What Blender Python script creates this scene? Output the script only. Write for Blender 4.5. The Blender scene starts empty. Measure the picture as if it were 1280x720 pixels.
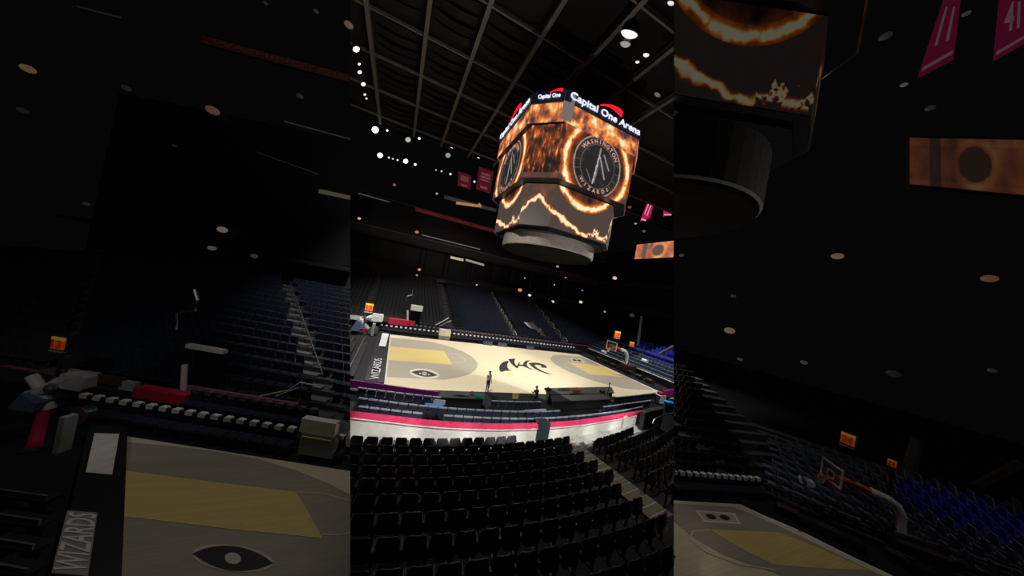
import bpy, bmesh, math, random
from mathutils import Vector, Matrix, noise
random.seed(7)
SC = bpy.context.scene
COL = SC.collection
PI = math.pi

# ------------------------------------------------------------------ camera
F = 343.7
CAM = Vector((-15.0, -29.05, 8.015))
YW, PT, RO = .398, .018, .188
FW = Vector((math.sin(YW)*math.cos(PT), math.cos(YW)*math.cos(PT), math.sin(PT)))
R0 = Vector((math.cos(YW), -math.sin(YW), 0)); U0 = R0.cross(FW)
RT = R0*math.cos(RO)+U0*math.sin(RO); UP = -R0*math.sin(RO)+U0*math.cos(RO)
cam = bpy.data.objects.new('camera', bpy.data.cameras.new('camera'))
COL.objects.link(cam); SC.camera = cam
cam.data.sensor_width = 36; cam.data.lens = 36*F/1280; cam.data.clip_start = .05; cam.data.clip_end = 400
m3 = Matrix((RT, UP, -FW)).transposed()
cam.matrix_world = Matrix.Translation(CAM) @ m3.to_4x4()

def ray(x, y): return FW + RT*((x-640)/F) - UP*((y-360)/F)
def onz(x, y, z):
    d = ray(x, y); return CAM + d*((z-CAM.z)/d.z)
def onx(x, y, X):
    d = ray(x, y); return CAM + d*((X-CAM.x)/d.x)
def ony(x, y, Y):
    d = ray(x, y); return CAM + d*((Y-CAM.y)/d.y)
def onp(x, y, p, n):
    d = ray(x, y); return CAM + d*((Vector(p)-CAM).dot(n)/d.dot(n))
def pix(P):
    d = Vector(P)-CAM; z = d.dot(FW); return (640+F*d.dot(RT)/z, 360-F*d.dot(UP)/z, z)
NL = ray(437.8, 0).cross(ray(437.8, 720)); NR = ray(842.2, 0).cross(ray(842.2, 720))
if NL.dot(RT) < 0: NL = -NL
if NR.dot(RT) < 0: NR = -NR
NL.normalize(); NR.normalize()

# ------------------------------------------------------------------ materials
MATS = {}
def mat(name, col, rough=.6, metal=0, emit=None, es=1.0, var=.12, scale=3.0, spec=.5):
    if name in MATS: return MATS[name]
    m = bpy.data.materials.new(name); m.use_nodes = True
    nt = m.node_tree; b = nt.nodes['Principled BSDF']
    b.inputs['Roughness'].default_value = rough; b.inputs['Metallic'].default_value = metal
    b.inputs['Specular IOR Level'].default_value = spec
    tc = nt.nodes.new('ShaderNodeTexCoord'); n = nt.nodes.new('ShaderNodeTexNoise')
    n.inputs['Scale'].default_value = scale; n.inputs['Detail'].default_value = 4
    r = nt.nodes.new('ShaderNodeValToRGB')
    r.color_ramp.elements[0].position = .3; r.color_ramp.elements[1].position = .7
    r.color_ramp.elements[0].color = tuple(max(0, c*(1-var)) for c in col)+(1,)
    r.color_ramp.elements[1].color = tuple(min(1, c*(1+var)) for c in col)+(1,)
    nt.links.new(tc.outputs['Object'], n.inputs['Vector']); nt.links.new(n.outputs['Fac'], r.inputs['Fac'])
    nt.links.new(r.outputs['Color'], b.inputs['Base Color'])
    if emit:
        b.inputs['Emission Color'].default_value = tuple(emit)+(1,)
        b.inputs['Emission Strength'].default_value = es
    MATS[name] = m; return m
def wood(name, col):
    m = mat(name, col, .45, var=.05, scale=2)
    nt = m.node_tree; b = nt.nodes['Principled BSDF']
    br = nt.nodes.new('ShaderNodeTexBrick'); tc = nt.nodes.new('ShaderNodeTexCoord')
    br.inputs['Scale'].default_value = 1; br.inputs['Brick Width'].default_value = 1.6; br.inputs['Row Height'].default_value = .12
    br.inputs['Mortar Size'].default_value = .004
    br.inputs['Color1'].default_value = tuple(c*1.03 for c in col)+(1,); br.inputs['Color2'].default_value = tuple(c*.94 for c in col)+(1,)
    br.inputs['Mortar'].default_value = tuple(c*.75 for c in col)+(1,)
    nt.links.new(tc.outputs['Object'], br.inputs['Vector']); nt.links.new(br.outputs['Color'], b.inputs['Base Color'])
    return m
def screen_mat(name, k):
    m = bpy.data.materials.new(name); m.use_nodes = True; nt = m.node_tree; b = nt.nodes['Principled BSDF']
    b.inputs['Base Color'].default_value = (.01, .01, .01, 1); b.inputs['Roughness'].default_value = .5
    a = nt.nodes.new('ShaderNodeVertexColor'); a.layer_name = 'picture'
    nt.links.new(a.outputs['Color'], b.inputs['Emission Color']); b.inputs['Emission Strength'].default_value = k
    MATS[name] = m; return m

# ------------------------------------------------------------------ mesh builder
class MB:
    def __init__(s): s.v = []; s.f = []; s.m = []
    def add(s, vs, fs, mi=0):
        o = len(s.v); s.v += [Vector(v) for v in vs]
        for f in fs: s.f.append(tuple(i+o for i in f)); s.m.append(mi)
        return s
    def box(s, c, d, rz=0, mi=0, M=None):
        x, y, z = d[0]/2, d[1]/2, d[2]/2
        vs = [Vector((a*x, b*y, e*z)) for a in (-1, 1) for b in (-1, 1) for e in (-1, 1)]
        R = M if M else Matrix.Rotation(rz, 3, 'Z')
        c = Vector(c)
        return s.add([R @ v + c for v in vs], [(0,1,3,2),(4,6,7,5),(0,4,5,1),(2,3,7,6),(0,2,6,4),(1,5,7,3)], mi)
    def rbox(s, c, d, r, rz=0, mi=0, M=None):      # box with chamfered vertical outline in local xz plane
        x, y, z = d[0]/2, d[1]/2, d[2]/2; r = min(r, x*.9, z*.9)
        out = []
        for cx, cz, a0 in ((x-r, z-r, 0), (-x+r, z-r, 90), (-x+r, -z+r, 180), (x-r, -z+r, 270)):
            for k in range(4):
                a = math.radians(a0+30*k); out.append((cx+r*math.cos(a), cz+r*math.sin(a)))
        n = len(out); R = M if M else Matrix.Rotation(rz, 3, 'Z'); c = Vector(c)
        vs = [R @ Vector((a, -y, b))+c for a, b in out]+[R @ Vector((a, y, b))+c for a, b in out]
        fs = [tuple(range(n)), tuple(range(2*n-1, n-1, -1))]+[(i, i+n, (i+1) % n+n, (i+1) % n) for i in range(n)]
        return s.add(vs, fs, mi)
    def prism(s, pts, vec, mi=0):
        n = len(pts); vec = Vector(vec); p = [Vector(q) for q in pts]
        return s.add(p+[q+vec for q in p], [tuple(range(n)), tuple(range(2*n-1, n-1, -1))]+[(i, i+n, (i+1) % n+n, (i+1) % n) for i in range(n)], mi)
    def tube(s, path, r, n=8, mi=0, r2=None):
        path = [Vector(p) for p in path]; k = len(path); vs = []
        for i, p in enumerate(path):
            t = (path[min(i+1, k-1)]-path[max(i-1, 0)]).normalized()
            a = t.cross(Vector((0, 0, 1)))
            if a.length < .01: a = t.cross(Vector((1, 0, 0)))
            a.normalize(); b = t.cross(a)
            rr = r if r2 is None else r+(r2-r)*i/(k-1)
            vs += [p+a*rr*math.cos(2*PI*j/n)+b*rr*math.sin(2*PI*j/n) for j in range(n)]
        fs = [tuple(range(n)), tuple(range(k*n-1, (k-1)*n-1, -1))]
        for i in range(k-1):
            for j in range(n): fs.append((i*n+j, i*n+(j+1) % n, (i+1)*n+(j+1) % n, (i+1)*n+j))
        return s.add(vs, fs, mi)
    def lathe(s, c, prof, n=24, mi=0, M=None):
        c = Vector(c); vs = []; R = M or Matrix.Identity(3)
        for r, z in prof: vs += [R @ Vector((r*math.cos(2*PI*j/n), r*math.sin(2*PI*j/n), z))+c for j in range(n)]
        fs = []
        for i in range(len(prof)-1):
            for j in range(n): fs.append((i*n+j, i*n+(j+1) % n, (i+1)*n+(j+1) % n, (i+1)*n+j))
        fs.append(tuple(range(n-1, -1, -1))); k = len(prof); fs.append(tuple(range((k-1)*n, k*n)))
        return s.add(vs, fs, mi)
    def clip(s, which):
        bm = bmesh.new(); vs = [bm.verts.new(v) for v in s.v]
        for f, mi in zip(s.f, s.m):
            try: q = bm.faces.new([vs[i] for i in f]); q.material_index = mi
            except ValueError: pass
        def cut(n, keep_pos):
            g = bm.verts[:]+bm.edges[:]+bm.faces[:]
            r = bmesh.ops.bisect_plane(bm, geom=g, plane_co=CAM, plane_no=n, clear_outer=not keep_pos, clear_inner=keep_pos)
            ed = [e for e in r['geom_cut'] if isinstance(e, bmesh.types.BMEdge) and e.is_valid and len(e.link_faces) == 1]
            if ed:
                try: bmesh.ops.holes_fill(bm, edges=ed, sides=0)
                except Exception: pass
        if 'C' in which: cut(NL, True); cut(NR, False)
        if 'L' in which: cut(NL, False)
        if 'R' in which: cut(NR, True)
        bm.verts.index_update()
        s.v = [v.co.copy() for v in bm.verts]; s.f = [tuple(v.index for v in f.verts) for f in bm.faces]; s.m = [f.material_index for f in bm.faces]
        bm.free(); return s
    def xf(s, M):
        s.v = [M @ v for v in s.v]; return s
    def join(s, o, mi_off=0):
        return s.add(o.v, o.f) if False else s._join(o, mi_off)
    def _join(s, o, k):
        b = len(s.v); s.v += o.v; s.f += [tuple(i+b for i in f) for f in o.f]; s.m += [i+k for i in o.m]; return s
    def mesh(s, name, mats, smooth=False, origin=None):
        me = bpy.data.meshes.new(name); o = Vector(origin) if origin is not None else Vector((0, 0, 0))
        me.from_pydata([v-o for v in s.v], [], s.f)
        for m in (mats if isinstance(mats, (list, tuple)) else [mats]): me.materials.append(m)
        me.polygons.foreach_set('material_index', s.m)
        if smooth: me.polygons.foreach_set('use_smooth', [True]*len(me.polygons))
        me.validate(); me.update()
        bm = bmesh.new(); bm.from_mesh(me); bmesh.ops.recalc_face_normals(bm, faces=bm.faces[:]); bm.to_mesh(me); bm.free()
        return me
    def build(s, name, mats, parent=None, smooth=False, at=None):
        """world coordinates in; child of an Empty keeps world place"""
        if parent is not None: org = parent.location
        elif at is not None: org = Vector(at)
        else:
            xs = [v.x for v in s.v]; ys = [v.y for v in s.v]; zs = [v.z for v in s.v]
            org = Vector(((min(xs)+max(xs))/2, (min(ys)+max(ys))/2, min(zs))) if s.v else Vector((0, 0, 0))
        ob = bpy.data.objects.new(name, s.mesh(name, mats, smooth, org)); COL.objects.link(ob)
        if parent is not None: ob.parent = parent
        else: ob.location = org
        return ob
    def sub(s, name, mats, part, thing, smooth=False):     # thing > part > sub-part, part at the thing's origin
        ob = bpy.data.objects.new(name, s.mesh(name, mats, smooth, thing.location)); COL.objects.link(ob); ob.parent = part
        return ob

def tag(o, label, cat, group=None, kind=None):
    if label: o['label'] = label
    if cat: o['category'] = cat
    if group: o['group'] = group
    if kind: o['kind'] = kind
    return o
def empty(name, loc, label, cat, group=None):
    o = bpy.data.objects.new(name, None); COL.objects.link(o); o.location = Vector(loc); o.empty_display_size = .2
    return tag(o, label, cat, group)
def struct(o): o['kind'] = 'structure'; return o
def copy_tree(o, loc=None, rz=None, label=None, group=None, scale=None):
    c = o.copy(); COL.objects.link(c)
    if loc is not None: c.location = loc
    if rz is not None: c.rotation_euler = (0, 0, rz)
    if label: c['label'] = label
    if group: c['group'] = group
    if scale: c.scale = scale
    for ch in o.children:
        d = ch.copy(); COL.objects.link(d); d.parent = c
        for g in ch.children:
            e = g.copy(); COL.objects.link(e); e.parent = d
    return c

_tc = {}
def text_mb(txt, width=None, height=None, depth=.02, bold=0.0, mi=0):
    """text as a mesh in local XZ, centred, facing -Y"""
    key = (txt, bold)
    if key not in _tc:
        cu = bpy.data.curves.new('t', 'FONT'); cu.body = txt; cu.align_x = 'CENTER'; cu.align_y = 'CENTER'; cu.size = 1
        cu.extrude = .01; cu.offset = bold; cu.resolution_u = 3
        ob = bpy.data.objects.new('t', cu); COL.objects.link(ob)
        dg = bpy.context.evaluated_depsgraph_get(); dg.update()
        me = bpy.data.meshes.new_from_object(ob.evaluated_get(dg))
        vs = [v.co.copy() for v in me.vertices]; fs = [tuple(p.vertices) for p in me.polygons]
        bpy.data.objects.remove(ob); bpy.data.curves.remove(cu); bpy.data.meshes.remove(me)
        _tc[key] = (vs, fs)
    vs, fs = _tc[key]
    x0 = min(v.x for v in vs); x1 = max(v.x for v in vs); y0 = min(v.y for v in vs); y1 = max(v.y for v in vs)
    sx = (width/(x1-x0)) if width else None; sy = (height/(y1-y0)) if height else None
    if sx is None: sx = sy
    if sy is None: sy = sx
    b = MB()
    return b.add([Vector(((v.x-(x0+x1)/2)*sx, -v.z/.01*depth/2, (v.y-(y0+y1)/2)*sy)) for v in vs], fs, mi)

ORD = ['first','second','third','fourth','fifth','sixth','seventh','eighth','ninth','tenth','eleventh','twelfth','thirteenth','fourteenth','fifteenth','sixteenth','seventeenth','eighteenth','nineteenth','twentieth']
def ordn(i):
    if i < 20: return ORD[i]
    t = ['twenty','thirty','forty','fifty','sixty'][(i+1)//10-2]
    return t+('-'+ORD[(i+1) % 10-1] if (i+1) % 10 else '-'+'last')

# material palette
M_conc = mat('dark_concrete', (.035, .034, .036), .8)
M_court = wood('maple_boards', (.90, .78, .52))
M_grey = wood('grey_stained_boards', (.53, .47, .37))
M_key = wood('yellow_stained_boards', (.90, .70, .26))
M_line = mat('white_court_paint', (.85, .80, .70), .5, var=.03)
M_black = mat('black_court_paint', (.025, .02, .02), .5)
M_brown = mat('dark_brown_paint', (.09, .055, .04), .5)
M_bplas = mat('black_plastic', (.018, .018, .021), .42)
M_bplas2 = mat('charcoal_plastic', (.05, .05, .055), .35)
M_navy = mat('navy_vinyl', (.022, .030, .052), .5)
M_slate = mat('slate_blue_vinyl', (.09, .13, .19), .55)
M_cobalt = mat('cobalt_cloth', (.03, .04, .46), .8)
M_white = mat('white_fabric', (.8, .8, .8), .7)
M_offw = mat('off_white_panel', (.72, .72, .66), .7, var=.08)
M_metal = mat('brushed_steel', (.35, .36, .38), .35, .8)
M_dmetal = mat('black_steel', (.03, .03, .034), .45, .4)
M_beam = mat('grey_painted_steel', (.24, .225, .20), .7)
M_deck = mat('dark_roof_felt', (.022, .020, .016), .95, var=.35, scale=.35)
M_pink = mat('pink_rail_vinyl', (.80, .055, .16), .45)
M_purple = mat('purple_board', (.22, .012, .20), .5)
M_red = mat('red_cloth', (.62, .02, .07), .7)
M_stair = mat('pale_concrete_step', (.42, .40, .36), .8)
M_tread = mat('grey_concrete_step', (.10, .10, .11), .8)

# ------------------------------------------------------------------ floor
fl = MB().box((0, 5, -.1), (150, 130, .2)).build('floor', mat('sealed_black_floor', (.013, .013, .016), .6, spec=.25)); struct(fl)

# ------------------------------------------------------------------ main court
def flat(pts, z, th=.004, mi=0, mb=None):
    mb = mb or MB(); return mb.prism([(p[0], p[1], z) for p in pts], (0, 0, th), mi)
ct = empty('basketball_court', (0, 0, 0), 'bright maple basketball court with grey arcs and yellow keys in the middle of arena', 'basketball court')
MB().box((0, -.3, .02), (29.6, 17.2, .04)).clip('C').build('hardwood_floor', M_court, ct)
def arc(cx, cy, r, a0, a1, n=40): return [(cx+r*math.cos(a0+(a1-a0)*i/n), cy+r*math.sin(a0+(a1-a0)*i/n)) for i in range(n+1)]
def ribbon(path, w, z, mb=None, mi=0, closed=False, th=.004):
    mb = mb or MB(); n = len(path)
    for i in range(n if closed else n-1):
        a = Vector(path[i]).to_2d(); b = Vector(path[(i+1) % n]).to_2d(); d = (b-a)
        if d.length < 1e-6: continue
        d.normalize(); p = Vector((-d.y, d.x))*w/2; a2 = a-d*w*.3; b2 = b+d*w*.3
        mb.prism([(a2.x+p.x, a2.y+p.y, z), (b2.x+p.x, b2.y+p.y, z), (b2.x-p.x, b2.y-p.y, z), (a2.x-p.x, a2.y-p.y, z)], (0, 0, th), mi)
    return mb
for sgn in (-1, 1):
    bx = sgn*13.9; hoop = sgn*12.75
    a = math.asin(6.7/7.24)
    pts = [(bx, -6.7)]+[(hoop-sgn*7.24*math.cos(t), 7.24*math.sin(t)) for t in [(-a+2*a*i/40) for i in range(41)]]+[(bx, 6.7)]
    if sgn < 0: pts[0] = (-14.4, -6.7); pts[-1] = (-14.4, 6.7)
    else: pts[0] = (14.35, -6.7); pts[-1] = (14.35, 6.7)
    flat(pts, .041).clip('C').build('three_point_area', M_grey, ct)
    kx = sgn*8.53; e = sgn*14.33
    flat([(e, -2.44), (kx, -2.44), (kx, 2.44), (e, 2.44)], .046).clip('C').build('painted_key', M_key, ct)
    c = [(kx-sgn*1.83*math.cos(t), 1.83*math.sin(t)) for t in [(-PI/2+PI*i/24) for i in range(25)]]
    ribbon(c, .06, .047).build('free_throw_arc', M_line, ct)
lb = MB(); ribbon([(-14.35, 7.65), (14.35, 7.65), (14.35, -7.65), (-14.35, -7.65)], .09, .042, lb, closed=True)
lb.clip('C').build('boundary_line', M_line, ct)
ribbon([(14.62, 8.2), (14.62, -8.2)], .28, .043).clip('C').build('white_apron_stripe', M_white, ct)
def traced(pxpts, z, mi=0, mb=None, th=.004):
    return flat([onz(x, y, z) for x, y in pxpts], z, th, mi, mb)
def S(pts, x0, y0, k): return [(x0+a/k, y0+b/k) for a, b in pts]
# centre mark: four black brush strokes and one yellow (shape as seen)
lg = MB(); K = 10.29
traced(S([(245,300),(262,262),(300,230),(345,217),(372,222),(352,262),(352,300),(372,330),(400,345),(320,345),(282,360),(252,345)],600,430,K), .044, 0, lg)
traced(S([(362,196),(400,190),(455,188),(440,225),(455,265),(478,278),(498,236),(512,240),(508,262),(552,268),(560,240),(590,216),(645,208),(608,240),(600,270),(625,300),(700,338),(640,322),(560,288),(500,280),(485,312),(455,300),(410,262),(385,232)],600,430,K), .044, 0, lg)
traced(S([(622,246),(690,238),(760,244),(830,266),(862,292),(852,308),(800,304),(772,296),(800,290),(770,272),(720,268),(700,275),(740,310),(800,345),(860,368),(940,398),(860,384),(780,356),(700,318),(650,275)],600,430,K), .044, 0, lg)
lg.build('centre_court_mark', M_black, ct)
traced(S([(285,366),(330,372),(400,372),(435,396),(380,398),(320,384)],600,430,K), .044).build('yellow_stroke', M_key, ct)
# small decals
def decal(cx, cy, rx, ry, rot, parent, kx=1):
    def el(f): return [(cx+f*rx*math.cos(t)*math.cos(rot)-f*ry*math.sin(t)*math.sin(rot), cy+f*rx*math.cos(t)*math.sin(rot)+f*ry*math.sin(t)*math.cos(rot)) for t in [2*PI*i/28 for i in range(28)]]
    traced(el(1.12), .047).build('decal_border', M_line, parent)
    lens = []
    for i in range(15): u = -1+2*i/14; lens.append((u, .72*(1-u*u)))
    for i in range(15): u = 1-2*i/14; lens.append((u, -.72*(1-u*u)))
    def T(u, v): return (cx+u*rx*math.cos(rot)-v*ry*math.sin(rot), cy+u*rx*math.sin(rot)+v*ry*math.cos(rot))
    traced([T(u, v) for u, v in lens], .052).build('decal_lens', M_black, parent)
    traced([T(.2*math.cos(t), .5*math.sin(t)) for t in [2*PI*i/16 for i in range(16)]], .057).build('decal_centre', M_grey, parent)
    for sx in (-1, 1):
        traced([T(sx*u, v) for u, v in ((.42, .05), (.34, .3), (.27, .12), (.3, -.1))], .057).build('decal_white_mark', M_line, parent)  # white printed marks beside the decal centre
decal(530.5, 467, 16.5, 5.2, .13, ct)
def twodot(q, parent, z=.047):
    traced(q, z).build('decal_border', M_line, parent)
    def bl(u, v): 
        a, b, c, d = [Vector(p) for p in q]; return (a*(1-u)+b*u)*(1-v)+(d*(1-u)+c*u)*v
    inner = [bl(.06, .14), bl(.94, .14), bl(.94, .86), bl(.06, .86)]
    traced([tuple(p) for p in inner], z+.005).build('decal_field', M_grey, parent)
    for u0 in (.3, .66):
        traced([tuple(bl(u0+.13*math.cos(t), .5+.24*math.sin(t))) for t in [2*PI*i/12 for i in range(12)]], z+.01).build('decal_lens', M_black, parent)
twodot([(712, 447.5), (728, 449), (731, 453.5), (715, 452)], ct)

# ------------------------------------------------------------------ arena seat (seen from behind)
def seat_parts():
    M = Matrix.Rotation(math.radians(-12), 3, 'X')
    b = MB()
    n = 5; out = []
    for i in range(n+1):      # curved back shell
        x = -.24+.48*i/n; out.append((x, -.03*(1-(x/.24)**2)))
    sh = []
    for z, w, r in ((.44, .94, 0), (.6, 1, 0), (.78, .98, 0), (.86, .86, 0), (.885, .6, 0)):
        for x, y in out: sh.append(M @ Vector((x*w, y-.02, z-.44))+Vector((0, -.16, .44)))
    k = n+1; vs = sh+[v+M @ Vector((0, .035, 0)) for v in sh]; fs = []
    L = len(sh)
    for r in range(4):
        for i in range(n):
            a = r*k+i; fs.append((a, a+1, a+k+1, a+k)); fs.append((L+a, L+a+k, L+a+k+1, L+a+1))
    rim = list(range(k))+[r*k+n for r in range(1, 5)]+[4*k+i for i in range(n-1, -1, -1)]+[r*k for r in range(3, 0, -1)]
    for i in range(len(rim)): a, c = rim[i], rim[(i+1) % len(rim)]; fs.append((a, c, c+L, a+L))
    b.add(vs, fs)
    pan = MB().rbox((0, .02, .56), (.44, .07, .4), .07, M=Matrix.Rotation(math.radians(18), 3, 'X'))
    arms = [MB().rbox((s*.265, 0, .62), (.035, .3, .045), .015) for s in (-1, 1)]
    legs = MB()
    for s in (-1, 1): legs.box((s*.265, -.02, .31), (.035, .07, .6)); legs.box((s*.265, 0, .012), (.06, .26, .024))
    legs.box((0, -.02, .42), (.53, .05, .05))
    return b, pan, arms, legs
SB, SP, SA, SL = seat_parts()
seat_meshes = [('backrest', SB, M_bplas2, True), ('seat_pan', SP, M_bplas, False), ('armrest', SA[0], M_bplas2, False), ('armrest', SA[1], M_bplas2, False), ('frame', SL, M_dmetal, False)]
seat_me = [(n, mb.mesh(n, m, sm), mb, m) for n, mb, m, sm in seat_meshes]
def arena_seat(loc, rz, label, group):
    r = empty('arena_seat', loc, label, 'seat', group); r.rotation_euler = (0, 0, rz)
    T = Matrix.Translation(loc) @ Matrix.Rotation(rz, 4, 'Z')
    crosses = False
    for sx in (-.3, .3):
        for z in (0, .9):
            p = T @ Vector((sx, 0, z))-CAM
            if p.dot(NL) < .0 or p.dot(NR) > 0: crosses = True
    for n, me, mb, m in seat_me:
        if crosses:
            b2 = MB(); b2._join(mb, 0); b2.xf(T).clip('C')
            if not b2.f: continue
            b2.xf(T.inverted()); me = b2.mesh(n, m)
        ob = bpy.data.objects.new(n, me); COL.objects.link(ob); ob.parent = r
    if not r.children: bpy.data.objects.remove(r); return None
    return r
def simple_seat(mb, P, rz, mi, s=1.0):       # small seat for the banks: back, pan, pedestal
    R = Matrix.Rotation(rz, 3, 'Z'); P = Vector(P)
    B = R @ Matrix.Rotation(math.radians(-12), 3, 'X')
    mb.box(P+R @ Vector((0, -.2, .66))*s, (.46*s, .06*s, .5*s), mi=mi, M=B)
    mb.box(P+R @ Vector((0, .02, .43))*s, (.44*s, .38*s, .07*s), mi=mi, M=R)
    mb.box(P+R @ Vector((0, -.05, .2))*s, (.34*s, .06*s, .4*s), mi=mi, M=R)

# ------------------------------------------------------------------ near bowl: curved rows going up towards the camera
XC = -10.5
def rowy(Y0, X): return Y0+(X-XC)**2/56.0
rows_near = [(-17.15-.85*k) for k in range(13)]
def ztop(Y0): return -2.21-.2*Y0
AIS = [(-4.9, -17.2), (-2.6, -25.5)]     # stair aisle centre line
def aisle_x(y): t = (y-AIS[0][1])/(AIS[1][1]-AIS[0][1]); return AIS[0][0]+(AIS[1][0]-AIS[0][0])*t
AIS = [Vector(onz(738, 566, 1.2)).to_2d(), Vector(onz(842, 640, 2.2)).to_2d()]
def aisle_x(y): t = (y-AIS[0].y)/(AIS[1].y-AIS[0].y); return AIS[0].x+(AIS[1].x-AIS[0].x)*t
ter = MB()
XS = [-19+.8*i for i in range(40)]
def topline(u): return 546 if u < 700 else 546-(u-700)*.13
for k, Y0 in enumerate(rows_near):
    zf = ztop(Y0)-.87
    for i in range(len(XS)-1):
        a, b = XS[i], XS[i+1]
        pm = Vector(((a+b)/2, rowy(Y0, (a+b)/2), ztop(Y0)))
        uu, vv, ww = pix(pm)
        if ww > 1 and uu > 640 and vv < topline(uu)-3: continue
        q = [(a, rowy(Y0, a)+.42), (b, rowy(Y0, b)+.42), (b, rowy(Y0, b)-.46), (a, rowy(Y0, a)-.46)]
        ter.prism([(x, y, zf-.6) for x, y in q], (0, 0, .6))
ter.clip('C')
tag(ter.build('seating_terrace', M_conc), 'curved dark concrete steps carrying the near black seats', 'terrace')
st = empty('stairs', (AIS[0].x, AIS[0].y, 0), 'pale concrete aisle stairs catching light between near black seat blocks', 'stairs')
cands = []
for k, Y0 in enumerate(rows_near):
    zf = ztop(Y0)-.87
    # steps, two per row
    for h in range(2):
        y0 = Y0+.2-.42*h; x = XC+8
        for it in range(12): yy = rowy(y0, x); x = aisle_x(yy)
        ang = math.atan((x-XC)/28)
        p = Vector((x, rowy(y0, x), zf+.045+.085*h))
        if pix(p)[0] < 835 and (p-CAM).dot(FW) > 1:
            c = MB().box(p, (1.05, .44, .09), ang).clip('C')
            if c.f: c.build('step', mat('grey_beige_step', (.30, .27, .22), .7), st); MB().box(p+Vector((0, 0, .048)), (1.05, .04, .01), ang).clip('C').build('nosing', M_offw, st)
    # seats along the row by arc length
    x = XC; xs = []
    for sg in (1, -1):
        x = XC+(.28 if sg > 0 else -.28)
        while abs(x-XC) < 16:
            xs.append(x); x += sg*.56/math.sqrt(1+((x-XC)/28)**2)
    for x in sorted(xs):
        P = Vector((x, rowy(Y0, x), zf)); tp = P+Vector((0, 0, .8)); u, v, w = pix(tp)
        if w < .8 or u < 432 or u > 850 or v > 790: continue
        if u > 640 and v < topline(u): continue
        if abs(P.x-aisle_x(P.y)) < .85: continue
        cands.append((w, k, x, P, math.atan((x-XC)/28)))
cands.sort(key=lambda c: c[0])
ind = cands[:300]; rest_near = cands[300:]
byrow = {}
for c in ind: byrow.setdefault(c[1], []).append(c)
for k, L in byrow.items():
    L.sort(key=lambda c: c[2]); n = len(L)
    for i, (w, _, x, P, a) in enumerate(L):
        j = n-1-i
        side = ('%s from left edge' % ordn(i)) if i <= j else ('%s from right edge' % ordn(j))
        arena_seat(P, a, 'black folding seat facing court, %s row behind white walkway, %s' % (ordn(k), side), 'black folding seats of the near stand')
print('NEAR', len(cands), len(ind))
seatstuff = MB()     # 0 black 1 navy 2 slate 3 cobalt 4 charcoal
tmp = MB()
for w, k, x, P, a in rest_near: simple_seat(tmp, P, a, 0)
tmp.clip('C'); seatstuff._join(tmp, 0)

# ------------------------------------------------------------------ far bank
tmp = MB(); tb = MB()
AX = [-17.9, -6.3, 4.9, 15.2, 25.5]
fx = 13.0
for k in range(21):
    Y = 13.0+.85*k; z = .75+.31*k
    tb.box(((6), Y, z-.3), (58, .86, .6))
    x = -23
    while x < 34:
        if min(abs(x-a-(Y-13)*.0) for a in AX) > .75:
            u, v, w = pix((x, Y, z+.5))
            if 434 < u < 846: simple_seat(tmp, (x, Y, z), PI, 1 if x > -7 else 4)
        x += .56
tmp.clip('C'); seatstuff._join(tmp, 0)
tb.clip('C'); tag(tb.build('far_terrace', M_conc), 'dark stepped concrete bank carrying the far navy seats', 'terrace')
for j, ax in enumerate(AX[:4]):
    s_ = empty('stairs', (ax, 13, .7), '%s aisle stairs from the left in the far seating bank' % ORD[j].replace('first', 'first pale').replace('second', 'second pale').replace('third', 'third pale').replace('fourth', 'fourth pale'), 'stairs', 'far bank stairs')
    for k in range(21):
        Y = 13.0+.85*k; z = .75+.31*k
        b = MB().box((ax, Y-.2, z+.08), (1.1, .42, .16)).clip('C')
        if b.f: b.build('step', M_tread, s_)
    rl = MB()
    for k in range(0, 20, 3):
        p0 = Vector((ax-.0, 13+.85*k-.4, .75+.31*k)); p1 = p0+Vector((0, 1.3, .47))
        rl.tube([p0, p0+Vector((0, 0, .65)), p1+Vector((0, 0, .65)), p1], .032, 6)
    rl.clip('C'); rl.build('handrail', M_offw if j > 1 else M_metal, s_)

# fascia wall at the front of the far bank and dark-red board
MB().box((4, 12.3, .55), (56, .12, 1.1)).clip('C').build('wall_far', M_bplas)
bpy.data.objects['wall_far']['kind'] = 'structure'
rb = MB().box((8.5, 12.2, .95), (30, .06, .16)).clip('C'); tag(rb.build('trim_red', mat('dusky_red_trim', (.28, .05, .08), .6)), None, None, kind='structure')

# ------------------------------------------------------------------ courtside chairs
def chair_parts(far):
    back = MB().rbox((0, -.2, .72), (.46, .07, .48), .06, M=Matrix.Rotation(math.radians(-8), 3, 'X'))
    seat = MB().rbox((0, 0, .44), (.46, .09, .44), .05, M=Matrix.Rotation(PI/2, 3, 'X'))
    head = MB().rbox((0, -.2, .90), (.27, .17, .17), .04)
    legs = []
    for sx in (-1, 1):
        for sy in (-1, 1): legs.append(MB().tube([(sx*.2, sy*.17, .4), (sx*.215, sy*.2, 0)], .017, 6))
    return back, seat, head, legs
CB, CS, CH, CL = chair_parts(0)
def joined_chair(mats):
    m = MB(); m._join(CB, 0); m._join(CS, 0); m._join(CH, 1)
    for l in CL: m._join(l, 2)
    return m.mesh('courtside_chair', mats)
ch_me = joined_chair([M_navy, M_white, M_dmetal])
ch_me2 = joined_chair([M_navy, M_metal, M_dmetal])
def chair(P, rz, label, group, me=None, clip=False):
    ob = bpy.data.objects.new('courtside_chair', me or ch_me); COL.objects.link(ob); ob.location = P; ob.rotation_euler = (0, 0, rz)
    return tag(ob, label, 'chair', group)
def side(i, n):
    j = n-1-i
    return ('%s from left end' % ordn(i)) if i <= j else ('%s from right end' % ordn(j))
xs = [x for x in [-15.6+.585*i for i in range(52)] if 458 < pix((x, 8.9, .9))[0] < 736 and not (-8.3 < x < -6.9)]
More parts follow.
